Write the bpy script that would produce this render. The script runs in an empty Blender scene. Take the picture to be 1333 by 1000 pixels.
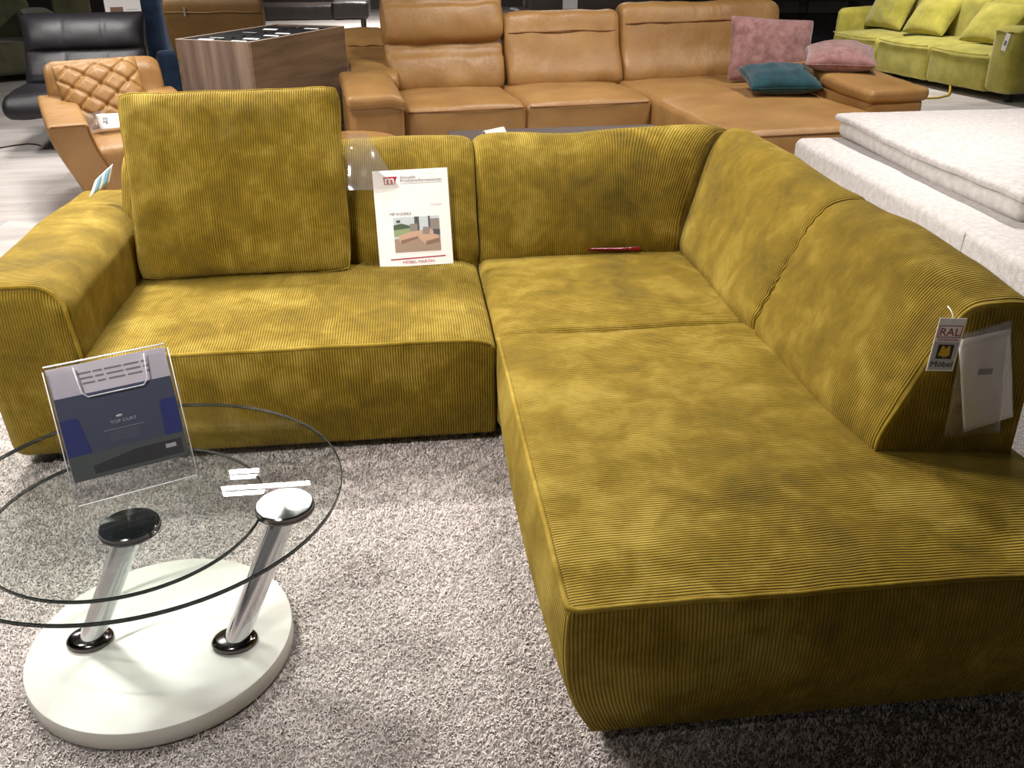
import bpy, bmesh, math, random
import numpy as np
from mathutils import Vector, Matrix, noise as mnoise

# ------------------------------------------------------------------ camera, world, light, exposure
S = bpy.context.scene
COL = S.collection
R = math.radians
random.seed(7)
RNG = np.random.default_rng(11)

cam_d = bpy.data.cameras.new('camera')
cam = bpy.data.objects.new('camera', cam_d)
COL.objects.link(cam)
S.camera = cam
cam_d.sensor_fit = 'HORIZONTAL'
cam_d.sensor_width = 36.0
cam_d.lens = 36.0 * 1200 / 1333
cam_d.clip_start = 0.05
cam_d.clip_end = 100
PITCH, ROLL, YAW, CAMZ = R(26.19), R(-0.45), R(6.3), 1.65
fw = Vector((math.sin(YAW) * math.cos(PITCH), math.cos(YAW) * math.cos(PITCH), -math.sin(PITCH)))
rt = Vector((math.cos(YAW), -math.sin(YAW), 0))
up = rt.cross(fw)
cr = math.cos(ROLL) * rt + math.sin(ROLL) * up
cu = -math.sin(ROLL) * rt + math.cos(ROLL) * up
cm = Matrix((cr, cu, -fw)).transposed().to_4x4()
cm.translation = Vector((0, 0, CAMZ))
cam.matrix_world = cm

S.view_settings.view_transform = 'Standard'
S.view_settings.look = 'None'
S.view_settings.gamma = 1.0
S.view_settings.use_curve_mapping = False
S.view_settings.exposure = 0.0
S.cycles.use_denoising = True
S.cycles.max_bounces = 8
S.cycles.transparent_max_bounces = 24
S.cycles.caustics_reflective = False
S.cycles.caustics_refractive = False

W = bpy.data.worlds.new('showroom_ambient')
S.world = W
W.use_nodes = True
W.node_tree.nodes['Background'].inputs[0].default_value = (1.0, 0.93, 0.86, 1)
W.node_tree.nodes['Background'].inputs[1].default_value = 0.2


def strip(loc, target, watts, lx=0.7, ly=0.06, spread=140, col=(1.0, 0.955, 0.915)):
    """a strip area light"""
    l = bpy.data.lights.new('led_or_fill_strip', 'AREA')
    l.shape = 'RECTANGLE'
    l.size, l.size_y = lx, ly
    l.energy = watts
    l.spread = R(spread)
    l.color = col
    o = bpy.data.objects.new('led_or_fill_strip', l)
    COL.objects.link(o)
    o.location = loc
    o.rotation_euler = (Vector(target) - Vector(loc)).to_track_quat('-Z', 'Y').to_euler()
    return o


strip((-1.9, 4.5, 2.97), (-0.4, 2.3, 0.2), 132)
strip((-1.22, 6.17, 2.985), (-1.22, 5.2, 0.0), 62, 0.66, 0.010)
strip((-1.42, 6.41, 2.985), (-1.42, 5.4, 0.0), 18, 0.22, 0.010)
strip((-2.3, 2.5, 2.97), (-0.9, 1.8, 0.0), 42)  # added fill that brightens the front carpet, not a known fixture
strip((3.3, 4.7, 2.97), (2.9, 4.7, 0.4), 55)
strip((0.9, 3.6, 2.97), (0.7, 2.6, 0.4), 42)
strip((1.2, 7.2, 2.97), (1.4, 7.9, 0.5), 44)
strip((3.4, 7.0, 2.97), (3.2, 7.2, 0.4), 30)
strip((-1.9, 6.4, 2.97), (-2.1, 6.9, 0.4), 28)
strip((-4.3, 7.4, 2.97), (-3.6, 7.0, 0.0), 45)  # extra light put in to brighten the floor at the left
strip((-1.3, 0.3, 2.97), (-0.6, 3.1, 0.8), 22, 0.7, 0.06, 70)  # added frontal fill for brochure, sheet and left sofa, no known lamp
strip((-2.9, 8.6, 2.97), (-2.8, 8.8, 0.4), 45)
strip((5.6, 10.6, 2.97), (6.0, 10.9, 0.4), 70)
strip((-0.6, 11.5, 2.97), (-0.6, 13.0, 0.2), 110)
strip((-0.3, 18.5, 2.97), (-0.3, 18.5, 0.2), 260)  # invented source, added to lift the far floor
strip((2.4, 12.3, 2.97), (2.4, 12.3, 0.2), 60)

# ------------------------------------------------------------------ materials


def lin(h):
    out = []
    for i in (0, 2, 4):
        c = int(h[i:i + 2], 16) / 255
        out.append(c / 12.92 if c <= 0.04045 else ((c + 0.055) / 1.055) ** 2.4)
    return tuple(out) + (1,)


class NT:
    def __init__(self, name):
        self.m = bpy.data.materials.new(name)
        self.m.use_nodes = True
        self.t = self.m.node_tree
        self.b = self.t.nodes['Principled BSDF']
        self.out = self.t.nodes['Material Output']

    def n(self, typ, **kw):
        nd = self.t.nodes.new(typ)
        for k, v in kw.items():
            if isinstance(k, str) and k.startswith('i_'):
                nd.inputs[k[2:].replace('_', ' ')].default_value = v
            else:
                setattr(nd, k, v)
        return nd

    def l(self, a, b):
        self.t.links.new(a, b)

    def math(self, op, a, b=None):
        nd = self.n('ShaderNodeMath', operation=op)
        for i, x in enumerate((a, b)):
            if x is None:
                continue
            if hasattr(x, 'links'):
                self.l(x, nd.inputs[i])
            else:
                nd.inputs[i].default_value = x
        return nd.outputs[0]

    def noise(self, vec, scale, detail=3, rough=0.55):
        nd = self.n('ShaderNodeTexNoise')
        nd.inputs['Scale'].default_value = scale
        nd.inputs['Detail'].default_value = detail
        nd.inputs['Roughness'].default_value = rough
        if vec is not None:
            self.l(vec, nd.inputs['Vector'])
        return nd.outputs[0]

    def ramp(self, fac, stops):
        nd = self.n('ShaderNodeValToRGB')
        while len(nd.color_ramp.elements) < len(stops):
            nd.color_ramp.elements.new(0.5)
        for e, (p, c) in zip(nd.color_ramp.elements, stops):
            e.position = p
            e.color = c
        self.l(fac, nd.inputs[0])
        return nd.outputs[0]

    def mix(self, fac, a, b, mode='MIX'):
        nd = self.n('ShaderNodeMix', data_type='RGBA', blend_type=mode)
        for s, x in ((nd.inputs[0], fac), (nd.inputs[6], a), (nd.inputs[7], b)):
            if hasattr(x, 'links'):
                self.l(x, s)
            else:
                s.default_value = x
        return nd.outputs[2]

    def bump(self, h, dist, strength=1.0, prev=None):
        nd = self.n('ShaderNodeBump')
        nd.inputs['Distance'].default_value = dist
        nd.inputs['Strength'].default_value = strength
        self.l(h, nd.inputs['Height'])
        if prev is not None:
            self.l(prev, nd.inputs['Normal'])
        return nd.outputs[0]

    def obj(self, scale=(1, 1, 1)):
        tc = self.n('ShaderNodeTexCoord')
        mp = self.n('ShaderNodeMapping')
        mp.inputs['Scale'].default_value = scale
        self.l(tc.outputs['Object'], mp.inputs['Vector'])
        return mp.outputs[0]

    def set(self, **kw):
        for k, v in kw.items():
            s = self.b.inputs[k.replace('_', ' ')]
            if hasattr(v, 'links'):
                self.l(v, s)
            else:
                s.default_value = v
        return self


def plain(name, hexc, rough=0.5, metal=0.0, **kw):
    t = NT(name)
    t.set(Base_Color=lin(hexc), Roughness=rough, Metallic=metal, **kw)
    return t.m


def corduroy(name, dark, mid, light, pitch=0.0086):
    t = NT(name)
    o = t.obj()
    uv = t.n('ShaderNodeUVMap')
    uv.uv_map = 'UVMap'
    sx = t.n('ShaderNodeSeparateXYZ')
    t.l(uv.outputs[0], sx.inputs[0])
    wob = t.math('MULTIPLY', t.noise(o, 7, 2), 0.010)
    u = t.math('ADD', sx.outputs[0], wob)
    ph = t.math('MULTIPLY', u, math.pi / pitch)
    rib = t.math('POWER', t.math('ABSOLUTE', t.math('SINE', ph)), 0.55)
    nd = t.n('ShaderNodeTexNoise')
    t.l(o, nd.inputs['Vector'])
    for k_, v_ in (('Scale', 7.5), ('Detail', 5.0), ('Roughness', 0.6), ('Distortion', 0.7)):
        nd.inputs[k_].default_value = v_
    fine = t.noise(o, 26, 4, 0.65)
    big = t.noise(o, 2.3, 3, 0.5)
    f = t.math('ADD', t.math('ADD', t.math('MULTIPLY', nd.outputs[0], 0.42), t.math('MULTIPLY', fine, 0.16)), t.math('MULTIPLY', big, 0.42))
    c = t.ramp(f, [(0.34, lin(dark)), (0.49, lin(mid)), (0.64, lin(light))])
    groove = t.math('ADD', t.math('MULTIPLY', rib, 0.55), 0.45)  # darker woven ground, with shade between the ribs painted into the colour
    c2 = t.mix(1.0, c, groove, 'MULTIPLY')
    wr = t.noise(o, 16, 3)
    b1 = t.bump(wr, 0.012, 0.35)
    b2 = t.bump(rib, 0.0038, 1.0, b1)
    t.set(Base_Color=c2, Roughness=0.82, Normal=b2, Sheen_Weight=0.35, Sheen_Roughness=0.35,
          Sheen_Tint=lin('dcc678'), Specular_IOR_Level=0.15)
    return t.m


def leather(name, dark, light, rough=0.42, wrinkle=0.5, scale=1.0):
    t = NT(name)
    o = t.obj()
    c = t.ramp(t.noise(o, 3.0 * scale, 4), [(0.3, lin(dark)), (0.7, lin(light))])
    g = t.n('ShaderNodeTexVoronoi')
    g.inputs['Scale'].default_value = 260 * scale
    t.l(o, g.inputs['Vector'])
    w = t.noise(t.obj((1, 1, 0.5)), 9 * scale, 5, 0.6)
    b1 = t.bump(w, 0.02, wrinkle)
    b2 = t.bump(g.outputs['Distance'], 0.0015, 0.35, b1)
    t.set(Base_Color=c, Roughness=rough, Normal=b2, Specular_IOR_Level=0.42)
    return t.m


def cloth(name, dark, light, scale=6, fine=220, bd=0.002, sheen=0.3, rough=0.9, wr=0.3, lo=0.35, hi=0.65):
    t = NT(name)
    o = t.obj()
    c = t.ramp(t.noise(o, scale, 5, 0.65), [(lo, lin(dark)), (hi, lin(light))])
    b1 = t.bump(t.noise(o, 8, 4), 0.015, wr)
    b2 = t.bump(t.noise(o, fine, 2), bd, 0.8, b1)
    t.set(Base_Color=c, Roughness=rough, Normal=b2, Sheen_Weight=sheen, Specular_IOR_Level=0.2)
    return t.m


def thin_glass(name, tint, rough=0.0, spec=1.0, haze=0.0, hazecol='ffffff'):
    """a clear sheet: straight transparency with Fresnel reflection"""
    t = NT(name)
    t.t.nodes.remove(t.b)
    tr = t.n('ShaderNodeBsdfTransparent')
    tr.inputs[0].default_value = tint
    base = tr.outputs[0]
    if haze > 0:
        df = t.n('ShaderNodeBsdfDiffuse')
        df.inputs[0].default_value = lin(hazecol)
        mh = t.n('ShaderNodeMixShader')
        mh.inputs[0].default_value = haze
        t.l(base, mh.inputs[1])
        t.l(df.outputs[0], mh.inputs[2])
        base = mh.outputs[0]
    gl = t.n('ShaderNodeBsdfGlossy')
    gl.inputs['Roughness'].default_value = rough
    fr = t.n('ShaderNodeFresnel')
    geo = t.n('ShaderNodeNewGeometry')
    # the same reflection from either side of the sheet
    t.l(t.math('ADD', t.math('MULTIPLY', geo.outputs['Backfacing'], 1 / 1.5 - 1.5), 1.5), fr.inputs[0])
    fac = t.math('MULTIPLY', fr.outputs[0], spec)
    mx = t.n('ShaderNodeMixShader')
    t.l(fac, mx.inputs[0])
    t.l(base, mx.inputs[1])
    t.l(gl.outputs[0], mx.inputs[2])
    t.l(mx.outputs[0], t.out.inputs[0])
    return t.m


def wood(name, dark, light, axis_scale=(1, 1, 14), scale=3.0, rough=0.5):
    t = NT(name)
    o = t.obj(axis_scale)
    n1 = t.noise(o, scale, 5, 0.6)
    c = t.ramp(n1, [(0.32, lin(dark)), (0.68, lin(light))])
    t.set(Base_Color=c, Roughness=rough, Specular_IOR_Level=0.3)
    return t.m


M = {}
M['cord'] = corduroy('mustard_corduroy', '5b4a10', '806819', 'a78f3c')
M['tan'] = leather('tan_leather', '8f693b', 'a37c4a')
M['tan_seam'] = plain('tan_seam_thread', '7a4e22', 0.6)
M['black_leather'] = leather('black_leather', '151318', '211e23', 0.45, 0.22)
M['brown_leather'] = leather('olive_brown_leather', '5a3f16', '6b4d1e', 0.5, 0.3)
M['espresso'] = leather('espresso_leather', '1c1613', '2a211d', 0.45, 0.4)
M['olive_cloth'] = cloth('grey_olive_cloth', '4f4d3a', '64614a', 4)
M['lime'] = cloth('lime_velvet', '989236', 'b6ac4c', 5, 260, 0.001, 0.4)
M['white'] = cloth('white_boucle', 'bbb4af', 'd3cdc9', 30, 150, 0.006, 0.2, 0.95, 0.25)
M['white_smooth'] = cloth('white_upholstery', 'bdb7b2', 'd3cec9', 20, 300, 0.002, 0.2, 0.95, 0.3)
M['pink'] = cloth('dusty_pink_velvet', '7a5450', '9c7470', 14, 300, 0.001, 0.5)
M['teal'] = cloth('teal_cloth', '0e3038', '17434b', 12, 260, 0.002, 0.3)
M['navy'] = cloth('navy_cloth', '16263c', '22364f', 6)
M['white_lacquer'] = plain('white_satin_lacquer', 'cbc8c0', 0.4)
M['chrome'] = plain('chrome', 'd5d5d8', 0.07, 1.0)
M['dark_chrome'] = plain('dark_chrome', '6d6766', 0.12, 1.0)
M['black'] = plain('matt_black', '121113', 0.6)
M['black_gloss'] = plain('black_lacquer', '0c0b0d', 0.2)
M['paper'] = plain('white_paper', 'f8f6f4', 0.6)
M['red_print'] = plain('red_print', 'a8182c', 0.5)
M['grey_print'] = plain('grey_print', '77767a', 0.6)
M['ink'] = plain('black_print', '1a1a1c', 0.6)
M['yellow_print'] = plain('yellow_print', 'd2a614', 0.5)
M['silver_print'] = plain('silver_print', 'b9b9ba', 0.45)
M['blue_print'] = plain('light_blue_print', '8fbfe0', 0.5)
M['glass'] = thin_glass('table_glass', (0.955, 0.975, 0.965, 1))
M['acrylic'] = thin_glass('clear_acrylic', (0.97, 0.97, 0.98, 1), 0.03, 1.0)
M['film'] = thin_glass('clear_plastic_film', (0.88, 0.87, 0.86, 1), 0.12, 2.0, 0.16, 'c8c0bb')
t = NT('green_glass_edge')
t.set(Base_Color=lin('0a1a17'), Roughness=0.06, Specular_IOR_Level=0.7)
t.b.inputs['Transmission Weight'].default_value = 0.12
M['glass_edge'] = t.m
M['acrylic_edge'] = plain('acrylic_polished_edge', 'dfe0e4', 0.15)
M['brochure_blue'] = plain('navy_brochure_card', '17236a', 0.45)
M['brochure_grey'] = plain('slate_brochure_card', '3d4458', 0.45)
M['brochure_dim'] = plain('dim_green_grey_card', '4a514e', 0.4)
M['brochure_head'] = plain('grey_lilac_card', 'c9c2c8', 0.5)
M['bin_wood'] = wood('grey_brown_wood', '5c4c42', '8b7768', (9, 9, 0.5), 1.6)
M['bin_wood_side'] = wood('grey_brown_wood_long', '5c4a3a', '7d664f', (0.7, 0.7, 7), 2.2)
M['edge_band'] = plain('pale_edge_band', 'b5a79a', 0.5)
M['table_wood'] = wood('dark_grey_wood', '4c4444', '5f5654', (0.8, 12, 8), 2)
M['steel_light'] = plain('galvanised_steel', 'b0aeb0', 0.35, 0.8)
M['red_plastic'] = plain('red_clear_plastic', '6e0c12', 0.15)
M['yellow_cable'] = plain('yellow_strip', 'b59a2a', 0.5)

# brushed disc with light fans radiating from its centre (lathe-turned steel)
t = NT('turned_steel')
tc = t.n('ShaderNodeTexCoord')
sp = t.n('ShaderNodeSeparateXYZ')
t.l(tc.outputs['Object'], sp.inputs[0])
tang = t.n('ShaderNodeTangent', direction_type='RADIAL', axis='Z')
t.l(tang.outputs[0], t.b.inputs['Tangent'])
t.set(Base_Color=lin('757573'), Metallic=1.0, Roughness=0.11, Anisotropic=0.98, Anisotropic_Rotation=0.0)
M['turned_steel'] = t.m

# grey vinyl plank floor
t = NT('grey_vinyl_planks')
o = t.obj()
br = t.n('ShaderNodeTexBrick')
br.inputs['Scale'].default_value = 1.0
br.inputs['Brick Width'].default_value = 1.3
br.inputs['Row Height'].default_value = 0.22
br.inputs['Mortar Size'].default_value = 0.002
br.inputs['Color1'].default_value = lin('d2cdc9')
br.inputs['Color2'].default_value = lin('c0bab6')
br.inputs['Mortar'].default_value = lin('a09a96')
t.l(o, br.inputs['Vector'])
gr = t.ramp(t.noise(t.obj((0.8, 3.5, 1)), 2.0, 3, 0.5), [(0.3, lin('d8d3cf')), (0.7, lin('ffffff'))])
t.set(Base_Color=t.mix(0.8, br.outputs[0], gr, 'MULTIPLY'), Roughness=0.45, Specular_IOR_Level=0.3)
M['floor'] = t.m

# shag carpet
t = NT('shag_pile')
o = t.obj()
c = t.ramp(t.noise(o, 95, 3, 0.7), [(0.3, lin('aa9e98')), (0.48, lin('dacfc9')), (0.7, lin('f6ede8'))])
t.set(Base_Color=c, Roughness=0.9, Sheen_Weight=0.2, Specular_IOR_Level=0.15)
M['pile'] = t.m
t = NT('carpet_backing')
o = t.obj()
c = t.ramp(t.noise(o, 120, 3, 0.7), [(0.3, lin('6f6965')), (0.7, lin('b0aaa6'))])
t.set(Base_Color=c, Roughness=0.95, Normal=t.bump(t.noise(o, 140, 2), 0.01, 1.0))
M['carpet'] = t.m
M['ceiling'] = plain('dark_ceiling', '3a3836', 0.9)
M['wall'] = plain('grey_plaster', '57524e', 0.9)
t = NT('led_tube')
t.set(Base_Color=(1, 1, 1, 1), Emission_Color=(1.0, 0.95, 0.9, 1), Emission_Strength=25.0)
M['led'] = t.m

# ------------------------------------------------------------------ builders
OFF = {}


def thing(name, label, cat, loc=(0, 0, 0), rz=0.0, group=None, world=False):
    """an Empty at the thing's base. world=True: children are given in world coordinates."""
    o = bpy.data.objects.new(name, None)
    COL.objects.link(o)
    o.empty_display_size = 0.1
    o.location = loc
    o.rotation_euler = (0, 0, rz)
    o['label'] = label
    o['category'] = cat
    if group:
        o['group'] = group
    if world:
        OFF[o.name] = Vector(loc)
    return o


def tag(o, label, cat, group=None, kind=None):
    o['label'] = label
    o['category'] = cat
    if group:
        o['group'] = group
    if kind:
        o['kind'] = kind
    return o


def link(name, me, parent=None, mats=()):
    o = bpy.data.objects.new(name, me)
    COL.objects.link(o)
    for m in mats:
        me.materials.append(M[m] if isinstance(m, str) else m)
    if parent is not None:
        o.parent = parent
        top = parent
        while top.parent is not None:
            top = top.parent
        off = OFF.get(top.name)
        if off is not None:
            me.transform(Matrix.Translation(-off))
    return o


def bm_obj(name, bm, mats, parent=None, smooth=True, weld=1e-5):
    if weld:
        bmesh.ops.remove_doubles(bm, verts=bm.verts, dist=weld)
    bmesh.ops.recalc_face_normals(bm, faces=bm.faces)
    me = bpy.data.meshes.new(name)
    for f in bm.faces:
        f.smooth = smooth
    bm.to_mesh(me)
    bm.free()
    if not isinstance(mats, (tuple, list)):
        mats = (mats,)
    return link(name, me, parent, mats)


def axis_samples(h, r, n):
    """positions along one axis: dense in the rounded bands"""
    k = 5
    band = [h - r + r * math.tan(i / k * math.pi / 4) for i in range(k + 1)]
    pos = [-x for x in reversed(band)]
    for i in range(1, n):
        pos.append(-(h - r) + 2 * (h - r) * i / n)
    return pos + band


def rbox(bm, lo, hi, r, n=(10, 10, 8), deform=None, ribs=('y', 'x', 'y'), mi=0):
    """rounded box; ribs = rib coordinate used on the ±x, ±y, ±z faces; deform(p) moves a point"""
    uvl = bm.loops.layers.uv.get('UVMap') or bm.loops.layers.uv.new('UVMap')
    lo, hi = Vector(lo), Vector(hi)
    c, h = (lo + hi) / 2, (hi - lo) / 2
    r = min(r, min(h) * 0.98)
    ax = [axis_samples(h[i], r, n[i]) for i in range(3)]
    ai = {'x': 0, 'y': 1, 'z': 2}

    def mp(q):
        cl = Vector([max(-(h[i] - r), min(h[i] - r, q[i])) for i in range(3)])
        d = q - cl
        if d.length > 1e-9:
            d = d.normalized() * r
        p = c + cl + d
        return Vector(deform(p)) if deform else p
    for a in range(3):
        u, v = (a + 1) % 3, (a + 2) % 3
        rc = ai[ribs[a]]
        for s in (-1, 1):
            g = []
            for x in ax[u]:
                row = []
                for y in ax[v]:
                    q = Vector((0, 0, 0))
                    q[a], q[u], q[v] = s * h[a], x, y
                    row.append((bm.verts.new(mp(q)), (q[rc] + c[rc], q[2] + c[2])))
                g.append(row)
            for i in range(len(g) - 1):
                for j in range(len(g[0]) - 1):
                    vs = [g[i][j], g[i + 1][j], g[i + 1][j + 1], g[i][j + 1]]
                    if s < 0:
                        vs.reverse()
                    f = bm.faces.new([w[0] for w in vs])
                    f.material_index = mi
                    for lp, w in zip(f.loops, vs):
                        lp[uvl].uv = w[1]


def cushion_box(name, parent, lo, hi, r, mat, n=(12, 12, 8), deform=None, ribs=('y', 'x', 'y')):
    bm = bmesh.new()
    rbox(bm, lo, hi, r, n, deform, ribs)
    return bm_obj(name, bm, mat, parent)


def box(bm, lo, hi, M4=None, mi=0):
    x0, y0, z0 = lo
    x1, y1, z1 = hi
    vs = [Vector(p) for p in ((x0, y0, z0), (x1, y0, z0), (x1, y1, z0), (x0, y1, z0), (x0, y0, z1), (x1, y0, z1), (x1, y1, z1), (x0, y1, z1))]
    if M4:
        vs = [M4 @ v for v in vs]
    vs = [bm.verts.new(v) for v in vs]
    for q in ((0, 3, 2, 1), (4, 5, 6, 7), (0, 1, 5, 4), (1, 2, 6, 5), (2, 3, 7, 6), (3, 0, 4, 7)):
        f = bm.faces.new([vs[i] for i in q])
        f.material_index = mi


def box_obj(name, lo, hi, mat, parent=None, bev=0.0, M4=None):
    bm = bmesh.new()
    box(bm, lo, hi, M4)
    if bev:
        bmesh.ops.bevel(bm, geom=bm.edges[:], offset=bev, segments=2, affect='EDGES', profile=0.6)
    return bm_obj(name, bm, mat, parent, smooth=False, weld=0)


def tube(bm, pts, r, seg=8, closed=False, mi=0):
    pts = [Vector(p) for p in pts]
    n = len(pts)
    rings = []
    prev = None
    for i, p in enumerate(pts):
        if closed:
            d = (pts[(i + 1) % n] - pts[i - 1])
        else:
            d = pts[min(i + 1, n - 1)] - pts[max(i - 1, 0)]
        d.normalize()
        a = prev if prev is not None else (Vector((0, 0, 1)) if abs(d.z) < 0.9 else Vector((1, 0, 0)))
        s = d.cross(a).normalized()
        w = s.cross(d).normalized()
        prev = w
        rr = r[i] if isinstance(r, (list, tuple)) else r
        rings.append([bm.verts.new(p + (s * math.cos(t) + w * math.sin(t)) * rr) for t in [2 * math.pi * k / seg for k in range(seg)]])
    m = n if closed else n - 1
    for i in range(m):
        a, b = rings[i], rings[(i + 1) % n]
        for k in range(seg):
            f = bm.faces.new((a[k], a[(k + 1) % seg], b[(k + 1) % seg], b[k]))
            f.material_index = mi
    if not closed:
        for ring, rev in ((rings[0], False), (rings[-1], True)):
            f = bm.faces.new(ring if rev else list(reversed(ring)))
            f.material_index = mi


def tube_obj(name, pts, r, mat, parent=None, seg=8, closed=False):
    bm = bmesh.new()
    tube(bm, pts, r, seg, closed)
    return bm_obj(name, bm, mat, parent, weld=0)


def lathe(bm, prof, seg=48, center=(0, 0, 0), mi=0, M4=None):
    """prof = [(radius, z)...]"""
    c = Vector(center)
    rings = []
    for (r, z) in prof:
        if r < 1e-6:
            p = c + Vector((0, 0, z))
            rings.append([bm.verts.new(M4 @ p if M4 else p)])
        else:
            ring = []
            for k in range(seg):
                a = 2 * math.pi * k / seg
                p = c + Vector((r * math.cos(a), r * math.sin(a), z))
                ring.append(bm.verts.new(M4 @ p if M4 else p))
            rings.append(ring)
    for a, b in zip(rings, rings[1:]):
        if len(a) == 1 and len(b) == 1:
            continue
        for k in range(seg):
            k2 = (k + 1) % seg
            if len(a) == 1:
                f = bm.faces.new((a[0], b[k2], b[k]))
            elif len(b) == 1:
                f = bm.faces.new((a[k], a[k2], b[0]))
            else:
                f = bm.faces.new((a[k], a[k2], b[k2], b[k]))
            f.material_index = mi


def lathe_obj(name, prof, mat, parent=None, seg=48, center=(0, 0, 0), M4=None, smooth=True, sharp=40):
    bm = bmesh.new()
    lathe(bm, prof, seg, center, 0, M4)
    o = bm_obj(name, bm, mat, parent, smooth=smooth, weld=0)
    if sharp:
        sharp_edges(o, sharp)
    return o


def sharp_edges(o, deg):
    bm = bmesh.new()
    bm.from_mesh(o.data)
    for e in bm.edges:
        if len(e.link_faces) == 2 and e.calc_face_angle(0) > R(deg):
            e.smooth = False
    bm.to_mesh(o.data)
    bm.free()


def resample(poly, step):
    """closed polyline -> Catmull-Rom-smoothed closed loop"""
    n = len(poly)
    out = []
    for i in range(n):
        p0, p1, p2, p3 = [Vector(poly[(i + k - 1) % n]) for k in range(4)]
        m = max(1, int((p2 - p1).length / step))
        for k in range(m):
            t_ = k / m
            out.append(0.5 * ((2 * p1) + (p2 - p0) * t_ + (2 * p0 - 5 * p1 + 4 * p2 - p3) * t_ ** 2 + (3 * p1 - p0 - 3 * p2 + p3) * t_ ** 3))
    return out


def loft(bm, prof, place, n=24, puff=0.03, puffr=0.06, capb=0.01, length=1.0, step=0.03, wr=0.004, seed=0.0):
    """closed profile [(a,b)...] swept along t 0..1; place(a,b,t)->world; ends shrink softly (upholstered).
    ribs: u = t*length"""
    uvl = bm.loops.layers.uv.get('UVMap') or bm.loops.layers.uv.new('UVMap')
    pr = resample(prof, step)
    cx = sum(p[0] for p in pr) / len(pr)
    cy = sum(p[1] for p in pr) / len(pr)
    C = Vector((cx, cy))
    e = puffr / length
    ts = [e * (1 - math.cos(i / 6 * math.pi / 2)) for i in range(7)]
    ts = ts + [e + (1 - 2 * e) * i / n for i in range(1, n)] + [1 - x for x in reversed(ts)]
    rings = []
    for t_ in ts:
        dist = min(t_, 1 - t_)
        k = 0.0
        if dist < e:
            k = puff * (1 - math.sqrt(max(0, 1 - ((e - dist) / e) ** 2)))
        ring = []
        for p in pr:
            d = p - C
            L = d.length
            q = C + d * (1 - k / max(L, 1e-6))
            P = Vector(place(q[0], q[1], t_))
            if wr:
                P += Vector((mnoise.noise(P * 5 + Vector((seed, 0, 0))), mnoise.noise(P * 5 + Vector((0, seed + 9, 0))), mnoise.noise(P * 5 + Vector((0, 0, seed + 5))))) * wr
            ring.append(bm.verts.new(P))
        rings.append(ring)
    m = len(pr)
    for i in range(len(ts) - 1):
        for k in range(m):
            k2 = (k + 1) % m
            f = bm.faces.new((rings[i][k], rings[i][k2], rings[i + 1][k2], rings[i + 1][k]))
            uu = (ts[i] * length, ts[i] * length, ts[i + 1] * length, ts[i + 1] * length)
            for lp, u in zip(f.loops, uu):
                lp[uvl].uv = (u, 0)
    for end in (0, -1):
        t_ = ts[end]
        last = rings[end]
        lastp = [(C + (p - C) * (1 - puff / max((p - C).length, 1e-6))) for p in pr]
        for s in (0.8, 0.55, 0.28, 0.0):
            cur_p = [C + (p - C) * s for p in lastp] if s else [C]
            tt = t_ + (-1 if end == 0 else 1) * capb / length * (1 - s * s)
            cur = [bm.verts.new(Vector(place(q[0], q[1], tt))) for q in cur_p]
            outer_p = lastp if s == 0.8 else prev_p
            for k in range(m):
                k2 = (k + 1) % m
                if s:
                    vs = [(last[k], outer_p[k]), (last[k2], outer_p[k2]), (cur[k2], cur_p[k2]), (cur[k], cur_p[k])]
                else:
                    vs = [(last[k], outer_p[k]), (last[k2], outer_p[k2]), (cur[0], cur_p[0])]
                f = bm.faces.new([w[0] for w in vs])
                for lp, w in zip(f.loops, vs):
                    lp[uvl].uv = (w[1][0], 0)
            last, prev_p = cur, cur_p
    return pr, C


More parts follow.
